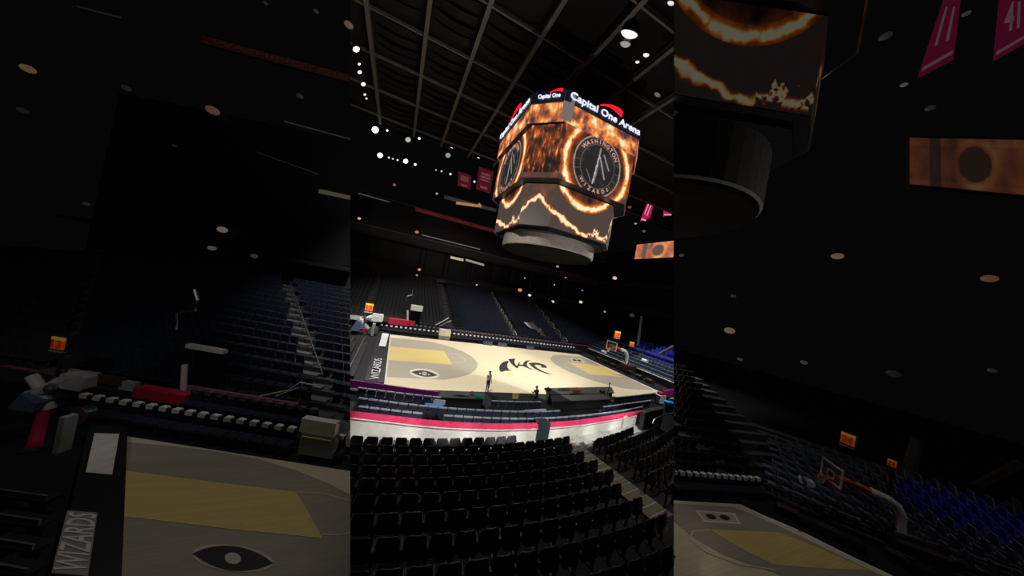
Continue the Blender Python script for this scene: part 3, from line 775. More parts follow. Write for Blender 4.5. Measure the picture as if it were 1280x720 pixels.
def scoreboard(org, sxy, sz, yaw, zref, zorg, smat, clip, label, res, gl, dim):
    T = Matrix.Translation(Vector((org[0], org[1], zorg))) @ Matrix.Rotation(yaw, 4, 'Z') @ Matrix.Diagonal((sxy, sxy, sz, 1)) @ Matrix.Translation((0, 0, -zref))
    root = empty('scoreboard', T @ Vector((0, 0, 19)), label, 'scoreboard')
    names = ('upper_tier', 'main_tier', 'lower_tier')
    tw = mat('sign_white_'+gl, (.8, .8, .85), .5, emit=(.80*dim, .84*dim, 1.0*dim), es=1.0); tr = mat('sign_red_'+gl, (.6, .02, .03), .5, emit=(.85*dim, .012*dim, .03*dim), es=1)
    M_drum = mat('drum_grey_'+gl, (.34, .31, .27), .7)  # plain grey drum colour, no emission
    for ti, (a, b, c, z0, z1) in enumerate(TI):
        body = MB().prism([(x, y, z0) for x, y in octo(a-.06, b-.06, c)], (0, 0, z1-z0)).xf(T).clip(clip)
        if not body.f: continue
        bo = body.build(names[ti], M_dmetal, root)
        O = octo(a, b, c)
        for k in range(8):
            p, q = Vector(O[k]).to_3d(), Vector(O[(k+1) % 8]).to_3d()
            mid = (p+q)/2; half = (q-p).length/2
            wide = k % 2 == 0
            big = res if k in (0, 6, 7) else 24
            fn = big_face if wide else narrow_face
            P0 = T @ Vector((p.x, p.y, z0)); P1 = T @ Vector((q.x, q.y, z0)); P2 = T @ Vector((p.x, p.y, z1))
            g = lambda u, v, fn=fn, half=half, z0=z0, z1=z1, k=k: fn((u-.5)*2*half, z0+(z1-z0)*v, half, 2.3 if wide else 9.1)
            o = picture('display_face', P0, P1-P0, P2-P0, g, smat, None, int(big*(1.3 if wide else .6)), int(big*(z1-z0)/5.1)+4, clip=clip)
            if not o.data.polygons: bpy.data.objects.remove(o); continue
            o.parent = bo; o.data.transform(Matrix.Translation(-root.location))
            if wide and ti == 1 and k in (0, 6):
                dd = (q-p).normalized(); nn = Vector((dd.y, -dd.x, 0))
                for word, a0, a1, r_, hgt, top in (('WASHINGTON', 150, 30, 2.35, .42, True), ('WIZARDS', 222, 318, 2.35, .38, False)):
                    L = MB(); n_ = len(word)
                    for i, chx in enumerate(word):
                        an = math.radians(a0+(a1-a0)*(i+.5)/n_); tb2 = text_mb(chx, height=hgt*(.95 if chx != 'I' else .95), depth=.02, bold=.01)
                        ro = an-PI/2 if top else an+PI/2
                        for v in tb2.v:
                            X = v.x*math.cos(ro)-v.z*math.sin(ro)+r_*math.cos(an); Z = v.x*math.sin(ro)+v.z*math.cos(ro)+r_*math.sin(an)
                            co = Vector((mid.x, mid.y, ZC))+dd*X+Vector((0, 0, Z))+nn*(.05)+nn*(-v.y)
                            v.xyz = co
                        L._join(tb2, 0)
                    L.xf(T).clip(clip)
                    if L.f: L.sub('ring_lettering', mat('ring_letter_'+gl, (.6, .5, .45), .5, emit=((.60*dim, .30*dim, .26*dim) if top else (.42*dim, .34*dim, .3*dim)), es=1), bo, root)
    # dark recess between tiers
    for nm, a, b, c, z0, z1 in (('upper_recess', 6.5, 6.3, 2.3, 23.95, 24.2), ('recess_band', 5.6, 5.45, 2.1, 18.85, 19.05), ('lower_recess', 5.4, 5.3, 2.1, 14.5, 14.9)):
        b_ = MB().prism([(x, y, z0) for x, y in octo(a, b, c)], (0, 0, z1-z0)).xf(T).clip(clip)
        if b_.f: b_.build(nm, M_bplas, root)
    # drum
    db = 13.25 if dim > .5 else 11.9
    d = MB().lathe((0, 0, 0), [(5.3, 14.75), (5.35, 14.6), (5.35, db+.1), (5.25, db)], 48).xf(T).clip(clip)
    if d.f: d.build('drum', M_drum, root, smooth=False)
    d = MB().lathe((0, 0, 0), [(5.24, db-.01), (5.1, db-.15), (4.2, db-.3), (1.2, db-.35)], 48).xf(T).clip(clip)
    if d.f: d.build('drum_underside', mat('underside_black', (.005, .005, .004), .9, spec=.1), root)  # underside coloured near black, far darker than the drum side
    # sign boards on top
    a, b, c = 6.776, 6.927, 2.444; O = octo(a+.1, b+.1, c)
    for k, txt in ((0, 'Capital One Arena'), (6, 'Capital One Arena'), (7, 'Capital One'), (2, 'Capital One Arena'), (4, 'Capital One Arena')):
        p, q = Vector(O[k]).to_3d(), Vector(O[(k+1) % 8]).to_3d(); dd = (q-p).normalized(); nn = Vector((dd.y, -dd.x, 0)); mid = (p+q)/2; L = (q-p).length
        sgn = MB().prism([p+Vector((0, 0, 25.98)), q+Vector((0, 0, 25.98)), q+Vector((0, 0, 27.0)), p+Vector((0, 0, 27.0))], -nn*.35).xf(T).clip(clip)
        if not sgn.f: continue
        so = sgn.build('sign_board', M_sign, root)
        t = text_mb(txt, width=L*(.94 if k != 7 else .62), height=.86 if k != 7 else .5, depth=.06, bold=.015)
        off = Vector((0, 0, 26.5)) if k != 7 else Vector((0, 0, 26.45))
        t.v = [mid+off+dd*v.x+Vector((0, 0, v.z))+nn*(.08-v.y) for v in t.v]
        t.xf(T).clip(clip)
        if t.f: t.sub('sign_lettering', tw, so, root)
        # swoosh: crescent rising over the word
        sc = 1.0 if k != 7 else .45; up = []; lo = []
        cx_ = .12*L if k != 7 else .28*L
        for i in range(15):
            u = i/14; x = cx_+sc*(-2.1+2.7*u); zc = (26.95 if k != 7 else 26.75)+sc*(.10+.52*math.sin(PI*min(1, u*.75+.05))); th = sc*(.04+.30*u**1.5*(1 if u < .93 else .6))
            up.append(mid+dd*x+Vector((0, 0, zc+th))+nn*.1); lo.append(mid+dd*x+Vector((0, 0, zc-th))+nn*.1)
        w_ = MB()
        for i in range(14): w_.prism([lo[i], lo[i+1], up[i+1], up[i]], -nn*.12)
        w_.xf(T).clip(clip)
        if w_.f: w_.sub('red_swoosh', tr, so, root)
    # grey corner block left of the near sign, and hoist cables
    g = MB().prism([(-4.75, -6.72, 24.3), (-3.75, -6.95, 24.3), (-3.75, -6.95, 27.0), (-4.75, -6.72, 27.0)], (.1, .4, 0)).xf(T).clip(clip)
    if g.f: g.build('grey_corner_panel', mat('corner_grey_'+gl, (.2, .2, .2), .6, emit=(.16*dim, .14*dim, .13*dim), es=1), root)  # panel also given a faint glow of its own
    for sx in (-1, 1):
        for sy in (-1, 1):
            h = MB().tube([(sx*4, sy*4, 26.9), (sx*4, sy*4, 33.9 if dim > .5 else 30)], .05, 6).xf(T).clip(clip)
            if h.f: h.build('hoist_cable', M_dmetal, root)
    h = MB().box((0, 0, 26.9), (9, 9, 1.2)).xf(T).clip(clip)
    if h.f: h.build('top_frame', M_dmetal, root)
scoreboard((.594, -.325), 1, 1, 0, 0, 0, M_scr, 'C', 'giant eight-sided hanging scoreboard glowing with flame pictures above centre court', 100, 'main', 1.0)
scoreboard((-3.511, -18.436), .8, .8*1.109, -.432, 19, 19.127+.6, M_scrd, 'R', 'dim enlarged corner of a flame-lit scoreboard at top of right third', 150, 'dim', .085)

# ------------------------------------------------------------------ near sideline
def zpath(px, z, n=None):
    return [onz(x, y, z) for x, y in px]
def resample(P, step):
    out = [P[0].copy()]; acc = 0
    for a, b in zip(P, P[1:]):
        L = (b-a).length; t = step-acc
        while t <= L: out.append(a+(b-a)*(t/L)); t += step
        acc = (acc+L) % step
    return out
def wall_path(P, z0, z1, th, mb=None, mi=0):
    mb = mb or MB()
    for a, b in zip(P, P[1:]):
        d = (b-a).to_2d().normalized(); n = Vector((-d.y, d.x, 0))*th/2
        e = Vector((d.x, d.y, 0))*.01
        q = [a-e-n, b+e-n, b+e+n, a-e+n]
        mb.prism([(v.x, v.y, z0) for v in q], (0, 0, z1-z0), mi)
    return mb
def smooth(P, k=2):
    for _ in range(k):
        Q = [P[0]]
        for a, b in zip(P, P[1:]): Q += [a*.75+b*.25, a*.25+b*.75]
        P = Q+[P[-1]]
    return P
wp = smooth(zpath([(430, 514), (490, 521), (540, 527), (600, 530.5), (640, 531), (700, 528.5), (740, 524.5), (806, 513)], 1.1))
rail = empty('rail_wall', wp[len(wp)//2].to_2d().to_3d(), 'low white barrier wall with bright pink top rail curving before the near seats', 'barrier')
wall_path(wp, .1, .90, .16).clip('C').build('panel', M_offw, rail)
wall_path(wp, .90, 1.1, .26).clip('C').build('pink_rail', M_pink, rail)
wall_path([p+Vector((.0, -.14, 0)) for p in wp], .865, .9, .05).clip('C').build('rail_trim', M_white, rail)
# pale walkway behind the wall
wk = MB()
for a, b in zip(wp, wp[1:]):
    wk.prism([(a.x, a.y, .02), (b.x, b.y, .02), (b.x, b.y-.95, .02), (a.x, a.y-.95, .02)], (0, 0, .2))
wk.clip('C'); struct(wk.build('floor_walkway', mat('pale_walkway', (.42, .43, .40), .6)))
gt = zpath([(671, 529), (684, 528)], 1.1)
g = empty('gate', ((gt[0]+gt[1])/2).to_2d().to_3d(), 'dark teal gate interrupting the pink rail near the middle', 'gate')
wall_path(gt, .1, 1.2, .62).build('leaf', mat('dark_teal_panel', (.018, .032, .036), .5), g)
MB().tube([gt[0]+Vector((0, 0, .15)), gt[0]+Vector((0, 0, -1))], .05).build('post', M_metal, g); MB().tube([gt[1]+Vector((0, 0, .15)), gt[1]+Vector((0, 0, -1))], .05).build('post', M_metal, g)
# purple board
pp = smooth(zpath([(430, 473.3), (480, 480.5), (515, 485.5), (548, 489.5)], .9), 1)
pb_ = empty('courtside_board', pp[2].to_2d().to_3d(), 'long purple courtside board with pale lower edge at left of the near sideline', 'board')
wall_path(pp, .35, .9, .12).clip('C').build('purple_panel', M_purple, pb_)
wall_path(pp, .3, .42, .2).clip('C').build('pale_edge', mat('lilac_edge', (.55, .45, .60), .5), pb_)
wall_path(pp, 0.04, .3, .1).clip('C').build('base', M_bplas, pb_)
# chairs of the near sideline, seen from behind
def near_chair_mesh():
    m = MB(); m._join(CB, 0); m._join(CS, 0); m.rbox((0, -.235, .955), (.48, .11, .06), .02, mi=1)  # pale cap strip painted as the highlight along the chair tops
    for l in CL: m._join(l, 2)
    return m.mesh('courtside_chair', [mat('dark_navy_vinyl', (.012, .018, .042), .5), mat('cap_highlight_grey', (.34, .37, .42), .5), M_dmetal])
nc_me = near_chair_mesh()
NRW = [('nearest the court', [(441, 484), (540, 497), (640, 503), (700, 502), (770, 497), (822, 491)], [(551, 610), (680, 768)]),
       ('middle', [(441, 496.5), (540, 509.5), (640, 515), (700, 514), (770, 507), (818, 500)], [(700, 752)]),
       ('inside pink rail', [(441, 507), (540, 519), (640, 524), (700, 522.5), (770, 515), (806, 508)], [(528, 552)])]
NRG = []
for ri, (nm, px_, gaps) in enumerate(NRW):
    P = resample(smooth(zpath(px_, .97)), .53); keep = []
    for i, p in enumerate(P[:-1]):
        u = pix(p)[0]
        if any(a < u < b for a, b in gaps) or u < 443: continue
        d = (P[i+1]-p); keep.append((p, math.atan2(d.y, d.x)))
    for i, (p, a) in enumerate(keep):
        c = chair(Vector((p.x, p.y, .04))+Vector((-math.sin(a), math.cos(a), 0))*.2, a, 'dark navy chair, near sideline row %s, %s' % (nm, side(i, len(keep))), 'dark navy chairs of the near sideline', nc_me)
    NRG.append(len(keep))
print('NEARCH', NRG)
# scorers' tables
def desk(q, z, label, name='scorers_desk', mats=(None, None), legs=True):
    P = [onz(x, y, z) for x, y in q]; c = sum(P, Vector())/4
    r = empty(name, (c.x, c.y, .04), label, 'table')
    MB().prism([(p.x, p.y, z-.05) for p in P], (0, 0, .05)).build('tabletop', mats[0] or M_bplas2, r)
    cc = Vector((c.x, c.y, 0)); inn = [cc+(Vector((p.x, p.y, 0))-cc)*.94 for p in P]
    s_ = MB()
    for a, b in zip(inn, inn[1:]+inn[:1]):
        s_.prism([(a.x, a.y, .06), (b.x, b.y, .06), (b.x, b.y, z-.06), (a.x, a.y, z-.06)], ((cc-(a+b)/2).normalized())*.03)
    s_.build('skirt', mats[1] or M_bplas, r)
    return r, c
desk([(551, 488.5), (607, 491), (605, 499), (549, 496.5)], .8, 'black scorers desk with grey devices left of the standing person')
desk([(682, 485), (764, 483.5), (768, 491), (683, 493)], .8, 'long black scorers desk right of the seated person')
desk([(688, 494), (760, 492), (764, 499), (690, 502)], .75, 'second black desk directly behind the long scorers desk')
def device(px0, px1, z, h, m, label, name='monitor', cat='monitor', dep=.25):
    A = onz(px0[0], px0[1], z); B = onz(px1[0], px1[1], z); c = (A+B)/2; L = (B-A).length; a = math.atan2(B.y-A.y, B.x-A.x)
    r = empty(name, c, label, cat); r.rotation_euler = (0, 0, a)
    def loc(mb, nm, mt):
        ob = bpy.data.objects.new(nm, mb.mesh(nm, mt)); COL.objects.link(ob); ob.parent = r
    b = MB().rbox((0, 0, h*.6), (L, dep*.3, h*.8), .03, M=Matrix.Rotation(math.radians(-10), 3, 'X')); loc(b, 'case', m)
    b = MB().box((0, 0, .02), (L*.5, dep, .03)); b.box((0, 0, h*.15), (L*.08, .04, h*.3)); loc(b, 'stand', M_dmetal)
    return r
device((566, 494), (586, 495), .8, .28, mat('grey_green_case', (.30, .34, .30), .5), 'grey green case on the left black desk')
device((588, 493.5), (592, 494), .8, .25, mat('dull_red_case', (.45, .12, .12), .5), 'small dull red case on the left black desk', 'equipment_case', 'case')
device((594, 497), (602, 498), .8, .22, mat('bright_green_case', (.02, .38, .20), .5), 'small bright green case at right end of left desk', 'equipment_case', 'case')
device((697, 488), (722, 487), .8, .2, mat('grey_case', (.25, .25, .25), .5), 'grey monitor lying on the long scorers desk')
device((712, 489.5), (729, 489.5), .9, .22, mat('orange_red_case', (.75, .12, .05), .5), 'orange red box on the court edge before the long desk', 'equipment_case', 'box')
device((640, 500), (647, 500), .5, .5, mat('yellow_vest', (.75, .72, .18), .6), 'yellow sign panel between the two scorers desks', 'sign_panel', 'sign')
device((530, 511), (553, 513), .6, .32, mat('sky_blue_cover', (.08, .33, .75), .5), 'sky blue covered box in the navy chair rows at left', 'covered_box', 'box', .5)
device((541, 505), (556, 507), .6, .3, mat('pale_grey_cloth', (.40, .42, .44), .6), 'pale grey covered box behind the sky blue one', 'covered_box', 'box', .4)
device((655, 516), (682, 514), .8, .16, mat('light_grey_board', (.5, .52, .56), .5), 'light grey board lying across navy chairs near the gate', 'flat_board', 'board')
# antenna
a_ = onz(759, 494, .8); an = empty('microphone_stand', a_, 'thin black upright pole on the long scorers desk', 'stand')
MB().tube([a_, a_+Vector((0.05, 0, 1.0))], .035).build('rod', M_black, an); MB().lathe(a_, [(.14, 0), (.14, .03), (.03, .05)], 12).build('base', M_black, an); MB().tube([a_+Vector((0.05, 0, 1)), a_+Vector((.06, 0, 1.14))], .05).build('head', M_black, an)
# things at the right end of the near side
p = onz(824, 505, 0); ca = empty('cart', (p.x, p.y, .04), 'white cart with red top beyond right end of near chairs', 'cart')
MB().rbox((p.x, p.y, .55), (.85, .6, .75), .08).build('body', M_white, ca)
MB().rbox((p.x, p.y, 1.05), (.55, .45, .25), .1).build('red_lid', M_red, ca)
for sx in (-1, 1):
    for sy in (-1, 1): MB().lathe((p.x+sx*.33, p.y+sy*.2, .05), [(.05, 0), (.07, .03), (.05, .1)], 10).build('wheel', M_black, ca)
p = onz(835, 514, 0); bn = empty('bin', (p.x, p.y, .04), 'bright blue round bin at far right of the near side', 'bin')
MB().lathe((p.x, p.y, .04), [(.36, 0), (.45, .75)], 20).clip('C').build('body', mat('azure_plastic', (.03, .32, .75), .45), bn); MB().lathe((p.x, p.y, .79), [(.47, 0), (.47, .06), (.2, .1)], 20).clip('C').build('lid', mat('azure_plastic', (.03, .32, .75)), bn)
q = [onz(x, y, .9) for x, y in ((829, 489), (843, 487))]
mg = empty('courtside_board', ((q[0]+q[1])/2).to_2d().to_3d(), 'short magenta board at right end beyond white cart', 'board')
wall_path(q, .3, .95, .15).clip('C').build('panel', mat('magenta_board', (.40, .02, .30), .5), mg); wall_path(q, .04, .3, .1).clip('C').build('base', M_bplas, mg)
q = [onz(x, y, 1.5) for x, y in ((804, 515), (827, 510))]
vb = empty('vomitory_wall', ((q[0]+q[1])/2).to_2d().to_3d(), 'dark boxy tunnel parapet at right end of the pink rail', 'parapet')
wall_path(q, .1, 1.5, .3).clip('C').build('wall_panel', M_bplas, vb); wall_path(q, 1.5, 1.56, .36).clip('C').build('coping', M_metal, vb)
cr = smooth([onz(816, 530, 1.3), onz(818, 524, 1.5), onz(824, 521, 1.6), onz(842, 516, 1.6)]); tag(MB().tube(cr, .05).clip('C').build('curved_rail', M_metal), 'curved grey handrail at the right end of the near stand', 'rail')
for i, (x, y, lab) in enumerate(((778, 532, 'left'), (792, 528, 'right'))):
    a_ = onz(x, y, .3); tag(MB().rbox((a_.x, a_.y, .62), (.5, .3, .8), .1, rz=.3).build('white_bollard', M_offw), 'white padded bollard by the tunnel parapet, %s one of two' % lab, 'bollard', 'white bollards')

# ------------------------------------------------------------------ left baseline: dark boards with white panels, benches, folded basket
bd = empty('baseline_board', (-15.3, 0, 0), 'long black board along left baseline with white panels', 'board')
b = MB(); b.prism([(-14.45, -8.6, .3), (-14.45, 8.0, .3), (-15.7, 8.0, .42), (-15.7, -8.6, .42)], (0, 0, -.28)); b.clip('C').build('board_body', M_bplas, bd)
def onboard(px_, name, m, lift=.03):
    P = [onz(x, y, .42+lift) for x, y in px_]; return MB().prism([(p.x, p.y, .42+lift) for p in P], (0, 0, .015)).clip('C').build(name, m, bd)
onboard([(478, 416.5), (486, 417.5), (482, 433.5), (473.5, 432.5)], 'white_panel', M_white)
t = text_mb('WIZARDS', width=1, height=1, depth=.02)
Q = [onz(x, y, .46) for x, y in ((462, 474), (474, 474), (479, 449), (468, 448))]
t.v = [Q[0]+(Q[3]-Q[0])*(v.x+.5)+(Q[0]-Q[1])*(-(v.z*-1+.5)*-1)*-1+Vector((0, 0, v.y)) for v in t.v]
t.clip('C').build('white_lettering', M_white, bd)
for i, lab in enumerate(('nearest the board', 'middle', 'outermost')):
    x = -16.6-.95*i
    if not MB().box((x, -3.2, .42), (.4, 9.5, .06)).clip('C').f: continue
    r = empty('bench', (x, -4, 0), 'grey edged bench at left of the baseline board, %s' % lab, 'bench', 'left baseline benches')
    b = MB().box((x, -3.2, .42), (.4, 9.5, .06)).clip('C')
    if b.f: b.build('bench_seat', M_bplas, r)
    b = MB().box((x-.2, -3.2, .75), (.05, 9.5, .3)).clip('C')
    if b.f: b.build('bench_back', M_metal, r)
    b = MB()
    for k in range(6): b.box((x, -7.6+1.8*k, .2), (.3, .06, .4))
    b.clip('C')
    if b.f: b.build('bench_frame', M_dmetal, r)
def lattice(o, xf, pts, label, cat, name='camera_crane'): pass

# ---- basket
def disp(t): return mat('clock_'+t, (.02, .01, .01), .5)
def shot_clock(P, rz, w, h, txt, label, k=1.0, post=None, grp=None, clip=None):
    r = empty('shot_clock', P, label, 'shot clock', grp); r.rotation_euler = (0, 0, rz)
    M_o = mat('clock_orange_%.2f' % k, (.2, .05, .01), .5, emit=(1.0*k, .18*k, .015*k), es=1); M_y = mat('clock_yellow_%.2f' % k, (.3, .2, .02), .5, emit=(1.0*k, .55*k, .05*k), es=1); M_r = mat('clock_red_%.2f' % k, (.3, .02, .01), .5, emit=(.55*k, .03*k, .01*k), es=1)
    M_w = mat('clock_white_%.2f' % k, (.7*min(1, k*3), .7*min(1, k*3), .7*min(1, k*3)), .6)  # strip's white is darkened in its colour for the dim clocks
    def loc(mb, nm, mt, par=r):
        if not mb.f: return None
        ob = bpy.data.objects.new(nm, mb.mesh(nm, mt)); COL.objects.link(ob); ob.parent = par; return ob
    c = loc(MB().rbox((0, .12, 0), (w*1.15, .22, h*1.2), .04), 'case', M_dmetal)
    loc(MB().box((0, 0, -h*.08), (w*.9, .04, h*.8)), 'digit_field', M_o)
    loc(MB().box((0, -.01, h*.36), (w*.9, .05, h*.25)), 'yellow_bar', M_y)
    loc(text_mb(txt, width=w*.66, height=h*.66, depth=.03, bold=.03).xf(Matrix.Translation((0, -.05, -h*.05))), 'digits', M_r)
    loc(MB().box((0, .02, -h*.66), (w*.95, .12, h*.12)), 'white_strip', M_w)
    if post: loc(MB().tube([(0, .15, -h*.7), (0, .15, -post)], .06), 'post', M_dmetal)
    return r
def basket(P, rz, label, mats, side_bits=True, s=1.0):
    """P = floor point under the backboard, board faces local -Y"""
    r = empty('basketball_hoop', P, label, 'basketball hoop'); r.rotation_euler = (0, 0, rz); r.scale = (s, s, s)
    mw, mr, mg, mk, mn = mats
    def loc(mb, nm, mt, sm=False):
        ob = bpy.data.objects.new(nm, mb.mesh(nm, mt, sm)); COL.objects.link(ob); ob.parent = r; return ob
    f = MB(); 
    for (x, z, w, h) in ((0, 3.97, 1.86, .09), (0, 2.9, 1.86, .09), (-.9, 3.43, .09, 1.15), (.9, 3.43, .09, 1.15)): f.box((x, 0, z), (w, .06, h))
    fr = loc(f, 'backboard_frame', mw)
    loc(MB().box((0, .0, 3.43), (1.74, .012, 1.0)), 'glass', mg)
    q = MB()
    for (x, z, w, h) in ((0, 3.55, .61, .05), (0, 3.12, .61, .05), (-.28, 3.33, .05, .46), (.28, 3.33, .05, .46)): q.box((x, -.02, z), (w, .02, h))
    loc(q, 'target_square', mw)
    ring = [(.225*math.cos(2*PI*i/20), -.4+.225*math.sin(2*PI*i/20), 3.05) for i in range(21)]
    rm = MB().tube(ring, .022, 6); rm.box((0, -.1, 3.04), (.18, .18, .04)); loc(rm, 'rim', mr)
    nt = MB()
    for i in range(12):
        a = 2*PI*i/12; b = a+.35
        nt.tube([(.22*math.cos(a), -.4+.22*math.sin(a), 3.04), (.16*math.cos(b), -.4+.16*math.sin(b), 2.8), (.12*math.cos(a), -.4+.12*math.sin(a), 2.6)], .009, 4)
        nt.tube([(.22*math.cos(a), -.4+.22*math.sin(a), 3.04), (.16*math.cos(a-.35), -.4+.16*math.sin(a-.35), 2.8), (.12*math.cos(a), -.4+.12*math.sin(a), 2.6)], .009, 4)
    loc(nt, 'net', mw)
    pd = MB().box((0, .0, 2.86), (1.9, .14, .12)); loc(pd, 'red_edge_pad', mr)
    loc(MB().tube([(0, .1, 3.3), (0, 1.0, 3.25), (0, 1.9, 3.05)], .14, 10), 'red_sleeve', mr)
    ar = [(0, 1.8, 3.07), (0, 2.5, 2.95), (0, 2.95, 2.7), (0, 3.2, 2.2), (0, 3.25, 1.4), (0, 3.2, .9)]
    loc(MB().tube([Vector(p) for p in ar], .22, 12), 'padded_arm', mw, True)
    loc(MB().tube([(0, .1, 3.0), (0, 2.4, 2.2), (0, 3.1, 1.3)], .07, 8), 'lower_strut', mk)
    loc(MB().rbox((0, 3.9, .55), (1.3, 2.1, 1.0), .12), 'padded_base', mk)
    wh = MB()
    for sx in (-1, 1):
        for y in (3.1, 4.7): wh.lathe((sx*.5, y, .0), [(.08, .0), (.1, .03), (.08, .08)], 10)
    loc(wh, 'wheels', mn)
    return r
M_glass = mat('clear_backboard', (.25, .28, .30), .1); 
bg = M_glass.node_tree.nodes['Principled BSDF']; bg.inputs['Alpha'].default_value = .18
basket((13.35, 0, .04), -PI/2, 'basketball hoop with white arm and red pads at right end of the bright court', (M_white, mat('pad_red', (.75, .08, .07), .5), M_glass, mat('dark_maroon_pad', (.035, .014, .018), .6), M_dmetal))
c1 = ony(772, 418, 0); P1 = onx(772, 418, 14.2); shot_clock(P1, -.35, .85, .85, '24', 'orange shot clock above the right backboard', 1.0, post=None)
MB().tube([P1+Vector((.05, .15, -.5)), Vector((14.2, 0, 3.35))], .05).build('clock_bracket', M_dmetal, bpy.data.objects['shot_clock'])
P2 = onx(790, 430, 17.6); shot_clock(P2, -.35, .7, .55, '24', 'smaller orange shot clock right of the hoop arm', .75, post=P2.z-.04)
for q0, q1, lab in (((802, 395), (797, 432), 'faint grey upright haze beam behind the right hoop'), ((842, 433), (822, 444), 'faint diagonal grey haze beam at far right above the blue seats')):
    A = onx(*q0, 24); B = onx(*q1, 24); tag(MB().tube([A, B], .22, 6).clip('C').build('haze_beam', mat('haze_grey', (.12, .12, .12), .7)), lab, 'rail')  # grey tube shaped to stand for a beam of hazy light
# folded basket at the left end
p = onz(455, 428, 0)
P3 = ony(461.5, 384, 9.2); shot_clock(P3, .1, .95, .95, '13', 'orange and yellow shot clock above the left equipment', 1.0, post=P3.z-.05)
eq = empty('camera_crane', (-17.3, 7, 0), 'white jointed camera crane arm with ball joints left of the far chairs', 'crane')
def lp(x, y, Y=8.2): return ony(x, y, Y)
MB().tube([lp(450, 404), lp(457, 400), lp(463, 397), lp(474, 396)], .30, 8).build('arm', M_offw, eq)
MB().tube([lp(449, 398), lp(456, 405), lp(460, 411)], .22, 8).build('arm', M_offw, eq)
MB().lathe(lp(458, 399, 7.9), [(.05, -.3), (.25, -.2), (.32, 0), (.25, .2), (.05, .3)], 12).build('ball_joint', M_metal, eq)
MB().rbox(lp(472, 397), (1.3, .5, .9), .15).build('counterweight', M_white, eq)
MB().tube([lp(455.5, 403, 7.8), (lp(455.5, 403, 7.8).x, 7.8, 0)], .06).build('mast', M_metal, eq)
a_ = lp(455, 410, 7.4); b_ = lp(452.5, 424, 7.4)
rp = empty('padded_post', (b_.x, b_.y, 0), 'red padded post leaning under the white crane arm', 'post'); MB().tube([a_, (b_.x, b_.y, .1)], .22, 8).build('pad', mat('crimson_pad', (.5, .02, .05), .6), rp); MB().lathe((b_.x, b_.y, 0), [(.4, 0), (.4, .08), (.1, .14)], 12).build('foot', M_dmetal, rp)
p = onz(444, 415, .3); bl = empty('covered_machine', (p.x, p.y, 0), 'slate blue covered machine at left edge beside red post', 'machine')
MB().prism([ony(438.5, 412, 6.5), ony(446, 400, 6.5), ony(451, 403, 6.5), ony(449, 416, 6.5), ony(440, 419, 6.5)], (0, 1.0, 0)).clip('C').build('cover', M_slate, bl); MB().box((p.x+.2, 7, .2), (1.2, 1, .4)).clip('C').build('chassis', M_dmetal, bl)
p = lp(452, 408, 7.2); tag(MB().rbox((p.x, 7.2, p.z-.1), (.35, .3, .35), .08).build('blue_box', mat('mid_blue_box', (.05, .2, .55), .5)), 'small bright blue box hanging by the red post', 'box')
cy = ony(466, 416, 7.2); rr = empty('cable_reel', (cy.x, cy.y, 0), 'grey round cable reel at left end of the far chairs', 'cable reel')
MB().lathe((cy.x, cy.y, .5), [(.55, -.25), (.55, -.2), (.3, -.19), (.3, .19), (.55, .2), (.55, .25)], 18, M=Matrix.Rotation(PI/2, 3, 'X')).build('drum', M_metal, rr); MB().box((cy.x, cy.y, .1), (.9, .6, .15)).build('stand', M_dmetal, rr)
pa_ = [onz(x, y, .1) for x, y in ((459, 408), (463, 424))]
tag(MB().box((pa_[1].x, 6.8, .75), (.3, .5, 1.4)).build('pale_pillar', mat('pale_green_grey', (.32, .36, .32), .6)), 'pale narrow pillar between red post and cable reel', 'pillar')
lw = MB().box((-18.5, 11.4, 1.1), (4.5, .3, .5)).clip('C'); tag(lw.build('white_board', M_offw), 'white low board behind the crane at far left', 'board')
lw = MB().box((-15.6, 11.5, 1.35), (1.6, .3, .7)); tag(lw.build('dark_sign', M_brown), 'dark brown sign box between white crane and red table', 'sign')
lw = MB().box((-4, 12.0, .8), (9, .1, .35)); tag(lw.build('pink_board', mat('dull_pink_board', (.35, .12, .18), .6)), 'dull pink board strip behind chairs left of the white booth', 'board')

# ------------------------------------------------------------------ end bank on the right
tmp = MB(); eb = MB()
for k in range(14):
    X = 19.0+.9*k; z = .35+.33*k
    eb.box((X, -2, z-.3+.15), (.92, 30, .6))
    y = -16
    while y < 11.5:
        u, v, w = pix((X, y, z+.5))
        if 700 < u < 848:
            mi = 2 if k < 4 else (3 if (k < 9 and u > 790) else 0)
            if not (3 < y % 9 < 4): simple_seat(tmp, (X, y, z+.15), PI/2, mi)
        y += .58
tmp.clip('C'); seatstuff._join(tmp, 0)
eb.clip('C'); tag(eb.build('end_terrace', M_conc), 'stepped bank behind the right basket carrying slate and cobalt seats', 'terrace')
sc_ = [x for x in range(0)]
MB().box((17.6, -.5, .30), (.9, 17, .5)).clip('C')
pr = MB().box((18.0, 1.0, .45), (.12, 18, .9)).clip('C'); tag(pr.build('end_barrier', M_bplas), 'black barrier board behind the right baseline', 'barrier')
pr = MB().box((18.0, 1.0, .93), (.2, 18, .06)).clip('C'); tag(pr.build('barrier_rail', M_offw), 'long pale rail on the black barrier behind the right baseline', 'rail')
pr = MB().box((22.6, 1.0, 2.95), (.12, 22, .08)).clip('C'); tag(pr.build('blue_seat_rail', M_metal), 'thin grey rail along top of the cobalt seat block', 'rail')
p = onz(756, 441, .5)
